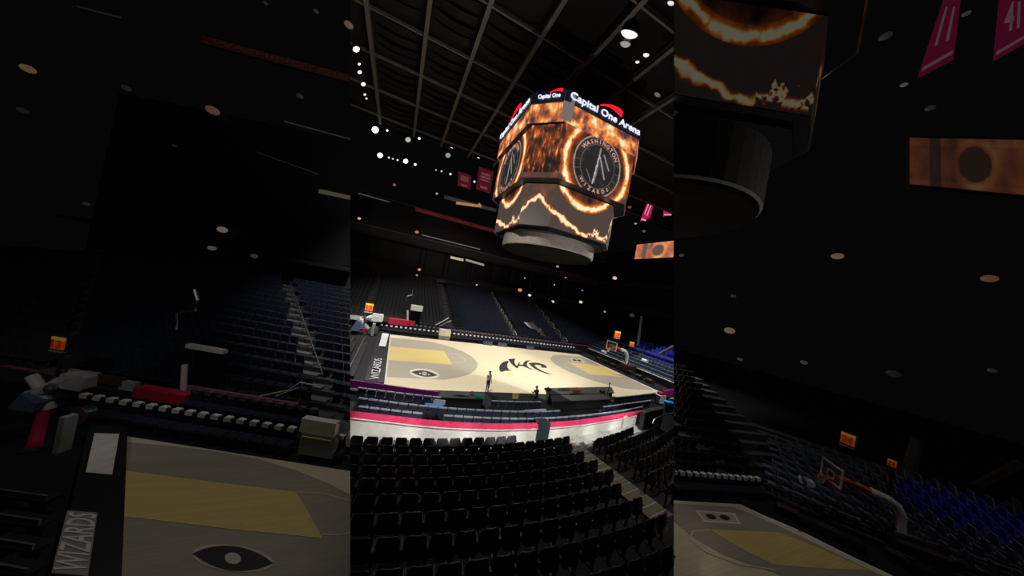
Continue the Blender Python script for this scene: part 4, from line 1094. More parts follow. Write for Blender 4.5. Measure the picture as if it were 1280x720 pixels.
for i, (x, y, s_, lab) in enumerate(((755, 440, .5, 'left of the right hoop'), (806, 451, .55, 'on the slate seats right of the hoop arm'))):
    P = onx(x, y, 18.8 if i == 0 else 20.5); r = empty('white_bag', P, 'small white bag lying %s' % lab, 'bag'); MB().rbox(P, (.5, .8, .45), .15).build('body', M_white, r); MB().tube([P+Vector((0, -.2, .2)), P+Vector((0, 0, .42)), P+Vector((0, .2, .2))], .03, 5).build('handle', M_metal, r)
for i in range(7):
    y = 5.5-1.6*i
    if pix((16.6, y, .5))[0] > 838: break
    tag(MB().rbox((16.6, y, .28), (.7, .9, .45), .1).build('floor_cushion', M_bplas if i % 2 else mat('maroon_black', (.04, .015, .02), .7)), 'dark padded block beyond right baseline, %s from the far end' % ORD[i], 'padded block', 'dark padded blocks')

# ------------------------------------------------------------------ people
def person(P, rz, H, label, cols, pose='stand'):
    skin, hair, top, leg = cols
    s = H/1.75
    if pose == 'stand':
        J = {'pel': (0, 0, .95, .13), 'wai': (0, 0, 1.10, .12), 'che': (0, .02, 1.30, .15), 'nb': (0, .01, 1.47, .07), 'hb': (0, .02, 1.56, .06), 'hm': (0, .03, 1.64, .095), 'ht': (0, .02, 1.71, .075),
             'hl': (-.1, 0, .9, .1), 'kl': (-.12, .03, .5, .065), 'al': (-.13, -.02, .09, .042), 'tl': (-.14, .14, .04, .035), 'hr': (.1, 0, .9, .1), 'kr': (.12, .07, .5, .065), 'ar': (.13, .02, .09, .042), 'tr': (.14, .18, .04, .035),
             'sl': (-.19, .0, 1.42, .065), 'el': (-.25, -.03, 1.14, .045), 'wl': (-.24, .1, .9, .03), 'ml': (-.24, .14, .82, .033), 'sr': (.19, 0, 1.42, .065), 'er': (.25, .0, 1.16, .045), 'wr': (.14, .22, 1.12, .03), 'mr': (.08, .28, 1.13, .033)}
    else:
        J = {'pel': (0, 0, .52, .14), 'wai': (0, .02, .68, .13), 'che': (0, .08, .90, .15), 'nb': (0, .12, 1.07, .07), 'hb': (0, .14, 1.15, .06), 'hm': (0, .17, 1.23, .095), 'ht': (0, .16, 1.30, .075),
             'hl': (-.1, .05, .5, .1), 'kl': (-.14, .45, .5, .07), 'al': (-.14, .42, .09, .042), 'tl': (-.15, .58, .04, .035), 'hr': (.1, .05, .5, .1), 'kr': (.14, .45, .5, .07), 'ar': (.14, .42, .09, .042), 'tr': (.15, .58, .04, .035),
             'sl': (-.19, .08, 1.01, .065), 'el': (-.24, .16, .75, .045), 'wl': (-.16, .4, .74, .03), 'ml': (-.14, .47, .75, .033), 'sr': (.19, .08, 1.01, .065), 'er': (.25, .18, .76, .045), 'wr': (.16, .4, .76, .03), 'mr': (.13, .47, .77, .033)}
    E = [('pel', 'wai'), ('wai', 'che'), ('che', 'nb'), ('nb', 'hb'), ('hb', 'hm'), ('hm', 'ht'), ('pel', 'hl'), ('hl', 'kl'), ('kl', 'al'), ('al', 'tl'), ('pel', 'hr'), ('hr', 'kr'), ('kr', 'ar'), ('ar', 'tr'), ('che', 'sl'), ('sl', 'el'), ('el', 'wl'), ('wl', 'ml'), ('che', 'sr'), ('sr', 'er'), ('er', 'wr'), ('wr', 'mr')]
    for side_, sg in (('l', -1), ('r', 1)):
        w = Vector(J['w'+side_][:3]); m = Vector(J['m'+side_][:3]); d = (m-w).normalized(); lat = d.cross(Vector((sg, 0, 0))); 
        if lat.length < .2: lat = Vector((0, 0, 1))
        lat.normalize(); cur = d.cross(lat)
        for fi, L in enumerate((.07, .08, .075, .06)):
            o = lat*(fi-1.5)*.021
            J['f%s%d' % (side_, fi)] = tuple(m+o+d*.045)+(.0095,); J['g%s%d' % (side_, fi)] = tuple(m+o+d*(.045+L*.6)+cur*.012)+(.008,)
            E += [('m'+side_, 'f%s%d' % (side_, fi)), ('f%s%d' % (side_, fi), 'g%s%d' % (side_, fi))]
        J['t%s9' % side_] = tuple(w*.35+m*.65+lat*-.045+d*.02)+(.010,); E.append(('m'+side_, 't%s9' % side_))
    ks = list(J); me = bpy.data.meshes.new('person_body')
    me.from_pydata([Vector(J[k][:3])*s for k in ks], [(ks.index(a), ks.index(b)) for a, b in E], [])
    ob = bpy.data.objects.new('tmp', me); COL.objects.link(ob)
    md = ob.modifiers.new('s', 'SKIN'); md.use_smooth_shade = True
    for i, k in enumerate(ks): me.skin_vertices[0].data[i].radius = (J[k][3]*s, J[k][3]*s)
    me.skin_vertices[0].data[ks.index('pel')].use_root = True
    ob.modifiers.new('u', 'SUBSURF').levels = 2
    dg = bpy.context.evaluated_depsgraph_get(); m2 = bpy.data.meshes.new_from_object(ob.evaluated_get(dg)); bpy.data.objects.remove(ob)
    m2.name = 'person_body'; m2.materials.clear()
    for m in (skin, top, leg, M_black): m2.materials.append(m)
    wl, wr = Vector(J['wl'][:3])*s, Vector(J['wr'][:3])*s
    nb = J['nb'][2]*s; hip = J['pel'][2]*s
    for pg in m2.polygons:
        c = pg.center
        hand = min((c-wl).length, (c-wr).length, (c-Vector(J['ml'][:3])*s).length, (c-Vector(J['mr'][:3])*s).length) < .10*s
        if c.z > nb+.01: k = 0
        elif hand: k = 0
        elif c.z < .1*s: k = 3
        elif pose == 'stand': k = 1 if c.z > hip+.03 or abs(c.x) > .19*s else 2
        else: k = 1 if (c.z > hip+.1) else 2
        pg.material_index = k
    root = empty('person', P, label, 'person'); root.rotation_euler = (0, 0, rz)
    def ln(nm, dat): 
        o = bpy.data.objects.new(nm, dat); COL.objects.link(o); o.parent = root; return o
    ln('body', m2)
    h = Vector(J['hm'][:3])*s
    hr = MB().lathe(h+Vector((0, -.02, .03))*s, [(.04*s, -.09*s), (.09*s, -.05*s), (.108*s, .0), (.10*s, .05*s), (.06*s, .085*s), (.01*s, .1*s)], 16)
    hr.v = [v if v.y < h.y+.03*s or v.z > h.z+.04*s else Vector((v.x*.85, h.y+.02*s, v.z)) for v in hr.v]
    ln('hair', hr.mesh('hair', hair, True))
    fc = MB()
    fc.lathe(h+Vector((0, .095, -.01))*s, [(.005*s, -.03*s), (.016*s, -.015*s), (.008*s, .025*s)], 8, mi=0)
    fc.box(h+Vector((0, .088, -.05))*s, (.04*s, .01*s, .008*s), mi=1)
    for sx in (-1, 1): fc.lathe(h+Vector((sx*.035, .085, .015))*s, [(.004*s, -.008*s), (.011*s, 0), (.004*s, .008*s)], 8, mi=1); fc.box(h+Vector((sx*.1, 0, 0))*s, (.02*s, .04*s, .06*s), mi=0)
    ln('face', fc.mesh('face', [skin, M_brown]))
    return root
M_skin = mat('light_skin', (.55, .33, .24), .6); M_skin2 = mat('brown_skin', (.25, .13, .08), .6)
M_hair = mat('dark_hair', (.03, .022, .018), .6)
h = onz(605.5, 468, 1.72)
p0 = onz(608, 490, .04)
person((p0.x, p0.y, .04), PI+.4, 1.66, 'person in a pale grey shirt standing on the near sideline, head turned down', (M_skin, M_hair, mat('pale_grey_shirt', (.75, .74, .68), .8), mat('dark_rust_trousers', (.16, .07, .05), .8)))
p0 = onz(669, 504.5, .04)
person((p0.x, p0.y, .04), .2, 1.72, 'person in dark brown top sitting on a stool behind the yellow sign panel', (M_skin2, mat('sandy_hair', (.18, .15, .08), .7), mat('dark_brown_top', (.06, .03, .02), .8), M_black), 'sit')
so_ = empty('stool', (p0.x, p0.y, .04), 'small black stool under the person in the brown top', 'stool'); MB().lathe((p0.x, p0.y, .36), [(.2, 0), (.22, .03), (.2, .07)], 16).build('seat', M_black, so_)
for a in range(3): MB().tube([(p0.x+.12*math.cos(a*2.1), p0.y+.12*math.sin(a*2.1), .37), (p0.x+.2*math.cos(a*2.1), p0.y+.2*math.sin(a*2.1), .04)], .015, 6).build('leg', M_dmetal, so_)
for i, (x, y, lab) in enumerate(((684.5, 488, 'left end of'), (753, 490, 'right part of'))):
    P = onz(x, y, .82); r = empty('headset_case', P, 'small black case on %s the long scorers desk' % lab, 'case'); MB().rbox(P+Vector((0, 0, .09)), (.5, .3, .18), .04, rz=.3).build('body', M_black, r); MB().tube([P+Vector((-.12, 0, .18)), P+Vector((0, 0, .3)), P+Vector((.12, 0, .18))], .02, 5).build('handle', M_black, r)

# ================================================================== LEFT THIRD: the same kind of hall seen large and dim
LO = onz(150, 545, 0); LD = (onz(438, 590, 0)-LO); LD.z = 0; LD.normalize(); LN = Vector((-LD.y, LD.x, 0))
if LN.y < 0: LN = -LN
LA = math.atan2(LD.y, LD.x)
def LW(s, t, z): return LO+LD*s+LN*t+Vector((0, 0, z))
def lv_(x, y, t): return onp(x, y, LW(0, t, 0), LN)
dc_ = {}
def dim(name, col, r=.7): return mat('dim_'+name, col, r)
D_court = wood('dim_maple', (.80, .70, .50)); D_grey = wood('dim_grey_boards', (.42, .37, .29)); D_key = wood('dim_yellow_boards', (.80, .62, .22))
lc = empty('basketball_court', LO, 'dim enlarged grey and yellow court end at bottom of left third', 'basketball court')
def trc(px_, z, name, m, par, clip, th=.006):
    P = [onz(x, y, z) for x, y in px_]; b = MB().prism([(p.x, p.y, z) for p in P], (0, 0, th)).clip(clip)
    return b.build(name, m, par) if b.f else None
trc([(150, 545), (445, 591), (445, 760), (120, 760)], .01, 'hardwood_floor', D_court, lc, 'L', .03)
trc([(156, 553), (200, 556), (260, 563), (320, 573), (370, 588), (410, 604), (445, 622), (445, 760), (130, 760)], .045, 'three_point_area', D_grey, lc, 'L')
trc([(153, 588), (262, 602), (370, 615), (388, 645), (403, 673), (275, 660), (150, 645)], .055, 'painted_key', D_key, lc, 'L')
def px_line(pts, w, z, name, m, par, clip):
    P = [onz(x, y, z).to_2d() for x, y in pts]; b = ribbon(P, w, z, th=.005).clip(clip)
    return b.build(name, m, par) if b.f else None
px_line([(371, 615), (405, 617), (445, 628)], .05, .056, 'free_throw_arc', D_key, lc, 'L'); px_line([(403, 668), (425, 669), (445, 664)], .05, .056, 'free_throw_arc', D_key, lc, 'L')
def ldecal(cx, cy, rx, ry, rot, parent):
    def T(u, v): return (cx+u*rx*math.cos(rot)-v*ry*math.sin(rot), cy+u*rx*math.sin(rot)+v*ry*math.cos(rot))
    lens = lambda k, h: [T(k*(-1+2*i/14), h*(1-(-1+2*i/14)**2)) for i in range(15)]+[T(k*(1-2*i/14), -h*(1-(1-2*i/14)**2)) for i in range(15)]
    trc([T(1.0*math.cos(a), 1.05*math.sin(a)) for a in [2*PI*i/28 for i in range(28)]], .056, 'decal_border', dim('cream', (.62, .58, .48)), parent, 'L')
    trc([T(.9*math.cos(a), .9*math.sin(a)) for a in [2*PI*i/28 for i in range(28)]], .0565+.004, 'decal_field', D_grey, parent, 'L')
    trc(lens(1, .95), .067, 'decal_lens', M_black, parent, 'L')
    trc([T(.2*math.cos(a), .45*math.sin(a)) for a in [2*PI*i/16 for i in range(16)]], .074, 'decal_centre', dim('cream', (.62, .58, .48)), parent, 'L')
ldecal(291, 698, 51, 16, .12, lc)
# baseline board
lb_ = empty('baseline_board', onz(115, 640, 0), 'large dim black board with white panels at lower left', 'board')
trc([(110, 538), (158, 542), (148, 760), (60, 760)], .05, 'board_body', M_bplas, lb_, 'L', .25)
trc([(118, 542), (149, 543), (140, 594), (107, 591)], .31, 'white_panel', dim('white', (.75, .75, .72)), lb_, 'L', .02)
Q = [onz(x, y, .31) for x, y in ((66, 712), (108, 716), (121, 643), (86, 640))]
t = text_mb('WIZARDS', width=1, height=1, depth=.02, bold=.01)
def maptext(t, Q):   # text runs from Q0 towards Q3, height across Q0-Q1
    t.v = [(Q[0]*(1-(v.x+.5))+Q[3]*(v.x+.5))*(.5+v.z)+(Q[1]*(1-(v.x+.5))+Q[2]*(v.x+.5))*(.5-v.z)+Vector((0, 0, v.y)) for v in t.v]
    return t
trc([(64, 716), (110, 720), (122, 641), (84, 638)], .302, 'grey_panel', dim('mid_grey', (.30, .30, .30)), lb_, 'L', .004)
maptext(t, Q).clip('L').build('white_lettering', dim('white', (.75, .75, .72)), lb_)
# chairs
back, seat_, head, legs_ = CB, CS, CH, CL
parts = [('backrest', CB.mesh('backrest', M_navy)), ('seat', CS.mesh('seat', M_navy)), ('headrest', CH.mesh('headrest', M_white))]+[('leg', l.mesh('leg', M_dmetal)) for l in CL]
def big_chair(P, rz, label):
    r = empty('courtside_chair', P, label, 'chair', 'dim enlarged courtside chairs'); r.rotation_euler = (0, 0, rz)
    for n, me in parts:
        o = bpy.data.objects.new(n, me); COL.objects.link(o); o.parent = r
    return r
S0 = (onz(102, 506, .8)-LO).dot(LD)-.5; sp_ = .50
ss = []
s = S0
while True:
    p = LW(s, .5, .88); u = pix(p)[0]
    if u > 428: break
    if not (374 < u < 420): ss.append(s)
    s += sp_
for i, s in enumerate(ss): big_chair(LW(s, .42, .0), LA+PI, 'dim navy chair with white headrest, front row of left third, '+side(i, len(ss)))
pl_ = MB()
A = LW(S0-.6, .95, 0)
c = LW((S0+9)/2, 1.5, .17); b = MB().box(c, (9-S0+1.2, 1.1, .34), LA).clip('L'); tag(b.build('platform', M_bplas), 'dim black platform behind the enlarged front chairs', 'platform')
s2 = [s for s in ss if 238 < pix(LW(s+.12, 1.45, .9))[0] < 425]
for i, s in enumerate(s2): 
    tag(chair(LW(s+.12, 1.45, .34), LA+PI, 'dim plain navy chair on platform, second row of left third, '+side(i, len(s2)), 'dim navy chairs of the second row', ch_me2), None, None)
# booth, table, tunnel, fascia
def lbox(px0, px1, t, dep, name, m, par=None, label=None, cat=None, clip='L'):
    A = lv_(px0[0], px0[1], t); B = lv_(px1[0], px1[1], t)
    z0, z1 = sorted((A.z, B.z)); a0 = (A-LO).dot(LD); a1 = (B-LO).dot(LD)
    b = MB().box(LW((a0+a1)/2, t+dep/2, (z0+z1)/2), (abs(a1-a0), dep, z1-z0), LA).clip(clip)
    o = b.build(name, m, par)
    if label: tag(o, label, cat)
    return o
bo = empty('press_booth', LW(6.9, .3, 0), 'dim enlarged white booth with yellow stripe in left third', 'booth')
lbox((377, 541), (415, 574), .15, .3, 'base', mat('grey_cloth', (.25, .25, .26)), bo)
lbox((377, 545), (413, 552), .12, .36, 'yellow_stripe', dim('yellow', (.7, .62, .1)), bo)
lbox((377, 523), (417, 547), .16, .3, 'top_panel', dim('white', (.75, .75, .72)), bo)
lbox((167, 484), (229, 507), 1.5, .4, 'draped_table', M_red, None, 'dim enlarged table under red cloth behind the chairs', 'table')
lbox((116, 468), (150, 483), 2.1, .2, 'dark_sign', M_brown, None, 'dim enlarged dark brown sign box behind the chairs', 'sign')
lbox((85, 462), (116, 484), 2.15, .2, 'white_board', dim('white2', (.5, .5, .47)), None, 'dim pale board left of the enlarged dark sign', 'board')
lbox((150, 476), (167, 490), 2.15, .2, 'white_board', dim('white2', (.5, .5, .47)), None, 'small dim pale board between dark sign and red table', 'board')
lbox((0, 458), (80, 470), 2.3, .15, 'pink_board', mat('dull_pink_board', (.35, .12, .18)), None, 'dim pinkish board strip at far left edge', 'board')
lbox((232, 490), (372, 505), 2.1, .12, 'pink_board', mat('dull_pink_board', (.35, .12, .18)), None, 'dim dull pink board strip right of enlarged red table', 'board')
tn = empty('tunnel_entrance', LW(3, 2.2, 0), 'dim enlarged dark tunnel entrance with white header', 'tunnel entrance')
lbox((234, 490), (277, 440), 2.3, .25, 'opening_shade_box', mat('opening_shade', (.003, .003, .003)), tn); lbox((232, 430), (278, 443), 2.2, .25, 'header', dim('white', (.75, .75, .72)), tn)  # darkness of the tunnel painted as a near-black slab
tag(MB().tube([lv_(229, 494, 2.1), lv_(231, 456, 2.1)], .11, 8).build('white_post', dim('white', (.75, .75, .72))), 'dim short white post left of the enlarged tunnel entrance', 'post')
cam_arm = MB().tube([lv_(221, 412, 3), lv_(221, 392, 3), lv_(244, 388, 3), lv_(247, 375, 3), lv_(243, 362, 3)], .06, 6); tag(cam_arm.build('camera_boom', M_metal), 'dim bent grey camera arm above the enlarged tunnel entrance', 'camera arm')
# bank
BT, BZ, BS = 2.7, .55, .30
def bank_z(t): return BZ+(t-BT)*BS
bn_n = (LN*(-BS)+Vector((0, 0, 1))).normalized()
def onbank(x, y): return onp(x, y, LW(0, BT, BZ), bn_n)
tmp = MB(); tb = MB()
def ais_s(j, k):
    t = BT+.85*k; z = bank_z(t); s = 2.0
    for _ in range(25):
        u, v, w = pix(LW(s, t, z)); tgt = (400-(505-v)*.30) if j == 0 else (88+(425-v)*.32)
        s += (tgt-u)*w/F*.8
    return s
aisL = [[ais_s(j, k) for k in range(17)] for j in (0, 1)]
for k in range(17):
    t = BT+.85*k; z = bank_z(t)
    tb.box(LW(-2, t, z-.3), (40, .87, .6), LA)
    s = -20
    while s < 14:
        p = LW(s, t, z); u, v, w = pix(p+Vector((0, 0, .5)))
        if -10 < u < 442 and w > 0 and abs(s-aisL[0][k]) > .75 and abs(s-aisL[1][k]) > .45: simple_seat(tmp, p, LA+PI, 1 if s > aisL[1][k] else 4)
        s += .56
tmp.clip('L'); seatstuff._join(tmp, 0)
tb.clip('L'); tag(tb.build('dim_terrace', M_conc), 'dim enlarged stepped concrete bank in left third', 'terrace')
for j, (a, lab) in enumerate(zip(aisL, ('right of the enlarged tunnel entrance', 'at left above the orange clock'))):
    s_ = empty('stairs', LW(a[0], BT, 0), 'dim aisle stairs %s' % lab, 'stairs')
    for k in range(17):
        t = BT+.85*k; z = bank_z(t)
        b = MB().box(LW(a[k], t-.2, z+.06), (1.1 if j == 0 else .7, .4, .14), LA).clip('L')
        if b.f: b.build('step', M_tread, s_)
    r_ = MB().tube([LW(a[k]+.3, BT+.85*k, bank_z(BT+.85*k)+.7) for k in range(2, 16)], .025, 6).clip('L')
    if r_.f: r_.build('handrail', M_metal, s_)
for q, lab in (([(325, 495), (360, 488), (375, 478), (395, 482)], 'dim pale diagonal rail beside the enlarged aisle stairs'), ([(345, 495), (372, 485)], 'short dim pale rail below the diagonal one')):
    tag(MB().tube([lv_(x, y, 2.5) for x, y in q], .035, 6).build('pale_stair_rail', M_offw), lab, 'rail')
# left equipment, enlarged
LT = .9
cr_ = empty('camera_crane', LW(-2, LT, 0), 'dim enlarged white crane arm and joints at left', 'crane')
MB().tube([lv_(36, 495, LT), lv_(60, 487, LT), lv_(75, 478, LT), lv_(100, 470, LT)], .22, 10).build('arm', dim('white2', (.5, .5, .47)), cr_)
MB().tube([lv_(40, 470, LT), lv_(55, 492, LT), lv_(62, 512, LT)], .17, 10).build('arm', dim('white2', (.5, .5, .47)), cr_)
MB().lathe(lv_(64, 485, LT-.3), [(.03, -.18), (.14, -.12), (.18, 0), (.14, .12), (.03, .18)], 14).build('ball_joint', M_metal, cr_)
MB().rbox(lv_(98, 476, LT), (.9, .4, .6), .12, rz=LA).build('counterweight', dim('white2', (.5, .5, .47)), cr_)
b_ = lv_(62, 512, LT); MB().tube([b_, (b_.x, b_.y, 0)], .05).build('mast', M_metal, cr_)
a_ = lv_(54, 518, .6); b_ = onz(42, 560, .05)
rp = empty('padded_post', (b_.x, b_.y, 0), 'dim enlarged red padded post at lower left', 'post'); MB().tube([a_, b_+Vector((0, 0, .05))], .16, 10).build('pad', mat('crimson_pad', (.5, .02, .05)), rp); MB().lathe((b_.x, b_.y, 0), [(.28, 0), (.28, .06), (.1, .1)], 12).build('foot', M_dmetal, rp)
cv = empty('covered_machine', onz(15, 540, 0), 'dim enlarged slate blue covered machine at left edge', 'machine')
MB().prism([lv_(0, 528, .5), lv_(8, 512, .5), lv_(26, 492, .5), lv_(44, 505, .5), lv_(36, 530, .5), lv_(8, 535, .5)], LN*.8).build('cover', M_slate, cv); MB().box(onz(12, 540, .2), (.5, .5, .35), LA).build('chassis', M_dmetal, cv)
p = lv_(44, 518, .55); tag(MB().rbox(p, (.3, .2, .16), .04, rz=LA).build('blue_box', mat('mid_blue_box', (.05, .2, .55))), 'dim small blue box by the enlarged red post', 'box')
p = lv_(100, 542, .3); rr = empty('cable_reel', (p.x, p.y, 0), 'dim enlarged round cable reel before the chair row', 'cable reel')
MB().lathe((p.x, p.y, .38), [(.32, -.16), (.32, -.12), (.18, -.11), (.18, .11), (.32, .12), (.32, .16)], 20, M=Matrix.Rotation(LA, 3, 'Z') @ Matrix.Rotation(PI/2, 3, 'X')).build('drum', M_metal, rr); MB().box((p.x, p.y, .05), (.5, .4, .1), LA).build('stand', M_dmetal, rr)
p = onz(78, 560, .1); tag(MB().box((p.x, p.y, .6), (.18, .3, 1.2), LA).build('pale_pillar', mat('pale_green_grey', (.32, .36, .32))), 'dim enlarged pale pillar beside the red post', 'pillar')
p = lv_(90, 524, .45); tag(MB().rbox(p, (.35, .25, .3), .06, rz=LA).build('blue_box', mat('navy_box', (.05, .08, .3), .5)), 'dim blue box under the left end of enlarged chairs', 'box')
P3 = lv_(73, 429, .9); shot_clock(P3, LA, .56, .5, '13', 'dim enlarged orange and yellow shot clock at left', .10, post=P3.z-.02)
for i in range(4):
    y = 610+30*i; q = [onz(x_, y_, .45) for x_, y_ in ((-5, y+2), (68-7*i, y+12))]
    r = empty('bench', (q[0]+q[1])/2-Vector((0, 0, .45)), 'dim enlarged grey bench at lower left corner, %s from top' % ORD[i], 'bench', 'dim benches at lower left')
    wall_path(q, .38, .45, .3).build('bench_seat', M_bplas, r); wall_path([v+LN*-.15 for v in q], .5, .62, .04).build('bench_back', M_metal, r); wall_path([q[0].lerp(q[1], .2), q[0].lerp(q[1], .26)], 0, .38, .25).build('bench_frame', M_dmetal, r)
    wall_path([q[0].lerp(q[1], .74), q[0].lerp(q[1], .8)], 0, .38, .25).build('bench_frame', M_dmetal, r)
# upper levels of the left third
T2 = BT+.85*17
wl_ = MB().box(LW(-5, T2+2.5, 10), (50, .3, 22), LA).clip('L'); struct(wl_.build('wall_left', M_bplas))
sb = MB().box(LW(-5, T2+1.2, bank_z(T2)+2.3), (50, 2.4, .3), LA).clip('L'); tag(sb.build('balcony_slab', M_bplas), 'dim dark balcony ledge over the enlarged bank', 'balcony')
def lfix(x, y, r, col, es, lab, t=None):
    P = lv_(x, y, T2+1.9); d = (P-CAM).dot(FW); fixture(P, r*d/F, col, es, lab, name='concourse_light', aim=LW(3, -4, 0), flat_=1.35)
DK = .11
for x, y, r, c, es, lab in ((35, 86, 8, (1, .62, .30), .8, 'dim round amber lamp at upper left'), (266, 138, 9, (1, .48, .34), .7, 'dim orange pink lamp in upper left third'), (278, 287, 7, (1, .75, .62), 1.1, 'dim pale pink lamp above the enlarged bank'), (265, 310, 5.5, (1, .85, .7), .6, 'dim small lamp just below the pale pink one'), (318, 320, 5, (.8, .85, .8), .35, 'dim grey upright lamp above the enlarged stairs'), (436, 31, 7, (1, .8, .7), .8, 'dim pale lamp at top beside the bright middle picture'), (158, 110, 6, (.5, .8, .65), .12, 'very faint green lamp in upper left'), (28, 138, 6, (.6, .8, .7), .10, 'very faint lamp at left edge below amber lamp'), (375, 120, 5, (.8, .7, .7), .14, 'faint lamp under the dim red ribbon'), (218, 182, 3, (.6, .8, .7), .14, 'pinprick faint lamp left of centre in left third'), (108, 255, 4, (.7, .8, .7), .16, 'faint upright lamp at left above the bank'), (395, 14, 4, (.9, .9, .9), .16, 'faint lamp cluster at top of left third'), (332, 4, 3, (.9, .9, .9), .18, 'pinprick lamp at top edge of left third')):
    lfix(x, y, r*.55, c, es*.10, lab)
def lstrip(q0, q1, h, col, label, name='suite_glow_strip', txt=None):  # windows, display and ledges alike drawn as glowing strips
    A = lv_(*q0, T2+2); B = lv_(*q1, T2+2); w = h; u = Vector((0, 0, 1))
    o = empty(name, (A+B)/2, label, 'light strip' if name != 'ribbon_display' else 'display')
    MB().prism([A, B, B+u*w, A+u*w], LN*.1).clip('L').build('glow_face', mat('lstrip_%.3f_%.3f' % (col[0], col[2]), (.05, .05, .05), .5, emit=col, es=1), o)
    MB().prism([A-u*w*.25+LN*.12, B-u*w*.25+LN*.12, B+u*w*1.25+LN*.12, A+u*w*1.25+LN*.12], LN*.1).clip('L').build('housing', M_bplas, o)
    if txt:
        t = text_mb(txt, width=.86, height=.55, depth=.03); t.v = [A+(B-A)*(v.x+.5)+u*w*(v.z+.5)+LN*(-.04+v.y) for v in t.v]
        t.clip('L').build('lettering', mat('faint_red_glow', (.05, .01, .01), .5, emit=(.018, .004, .004), es=1), o)
lstrip((398, 241), (445, 251), .42, (.050, .043, .025), 'dim pale yellow lit window at right edge of left third')
lstrip((355, 152), (445, 176), .10, (.016, .017, .018), 'dim thin grey glowing ledge in left third')
lstrip((95, 8), (150, 22), .12, (.009, .009, .009), 'faint grey ledge line at top left')
lstrip((250, 52), (445, 104), .75, (.007, .0013, .0015), 'dim enlarged red ribbon display across upper left third', 'ribbon_display', 'WASHINGTON')
lstrip((285, 345), (445, 362), .06, (.007, .008, .008), 'very faint ledge line above the enlarged bank')
lstrip((320, 190), (398, 218), .07, (.008, .009, .010), 'very faint sloping ledge line left of the dim yellow window')

# ================================================================== RIGHT THIRD
RA = onz(925, 631, 0); RB = onz(1115, 720, 0); RE = (RB-RA).normalized(); RN_ = Vector((-RE.y, RE.x, 0))
if RN_.dot(RT) < 0: RN_ = -RN_
def RW(s, t, z): return RA+RE*s+RN_*t+Vector((0, 0, z))
def rv_(x, y, t): return onp(x, y, RW(0, t, 0), RN_)
REA = math.atan2(RE.y, RE.x)
rc = empty('basketball_court', RA, 'dim enlarged court end with yellow key at bottom of right third', 'basketball court')
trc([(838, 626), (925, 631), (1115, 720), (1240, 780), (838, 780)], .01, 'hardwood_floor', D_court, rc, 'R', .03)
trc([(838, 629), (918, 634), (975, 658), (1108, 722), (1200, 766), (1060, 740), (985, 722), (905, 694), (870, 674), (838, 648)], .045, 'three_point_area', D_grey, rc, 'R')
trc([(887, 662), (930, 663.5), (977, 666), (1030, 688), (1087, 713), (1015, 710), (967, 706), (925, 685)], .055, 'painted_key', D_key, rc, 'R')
px_line([(887, 662), (866, 664), (862, 674), (882, 690), (925, 706), (968, 712)], .05, .056, 'free_throw_arc', D_court, rc, 'R')
px_line([(926, 633), (1000, 664), (1116, 722)], .12, .045, 'white_apron_stripe', M_white, rc, 'R')
twodot([(869, 638), (918, 641), (926, 655), (880, 652)], rc, .056)
# far side chairs of the right third
RG = (onz(925, 631, 0)-onz(838, 626, 0)).normalized(); RGN = Vector((-RG.y, RG.x, 0))
if RGN.y < 0: RGN = -RGN
RGA = math.atan2(RG.y, RG.x); RG0 = onz(845, 626, 0)
n_ = 0; q = []
for i in range(14):
    p = RG0+RG*(.3+.42*i)+RGN*.45
    if pix(p)[0] < 952: q.append(p)
for i, p in enumerate(q): big_chair(p, RGA+PI, 'dim navy chair with white headrest, row at left of right third, '+side(i, len(q)))
def RGW(s, t, z): return RG0+RG*s+RGN*t+Vector((0, 0, z))
tmp = MB(); tb = MB()
for k in range(12):
    t = 1.6+.8*k; z = .5+.28*k
    tb.box(RGW(4, t, z-.3), (14, .82, .6), RGA)
    s = -3
    while s < 6.5+.3*k:
        p = RGW(s, t, z); u, v, w = pix(p+Vector((0, 0, .5)))
        if 838 < u < 1010 and not (abs(u-(842+(v-525)*1.15)) < 9): simple_seat(tmp, p, RGA+PI, 0)
        s += .56
tmp.clip('R'); seatstuff._join(tmp, 0)
tb.clip('R'); tag(tb.build('dim_terrace', M_conc), 'dim stepped bank with black seats at left of right third', 'terrace')
k = 0
for (x0, y0, x1, y1) in ((844, 524, 854, 533), (858, 538, 868, 547), (872, 551, 882, 560), (886, 562, 902, 577)):
    P = onp(x0, y0, RGW(0, 1.6+(577-y0)*.09, 0), RGN); Q = onp(x1, y1, RGW(0, 1.6+(577-y0)*.09, 0), RGN); k += 1
    tag(MB().tube([P, Q], .05, 6).clip('R').build('handrail', M_metal), 'dim short aisle rail segment in right third, %s from top' % ORD[k-1], 'rail', 'dim aisle rail segments')
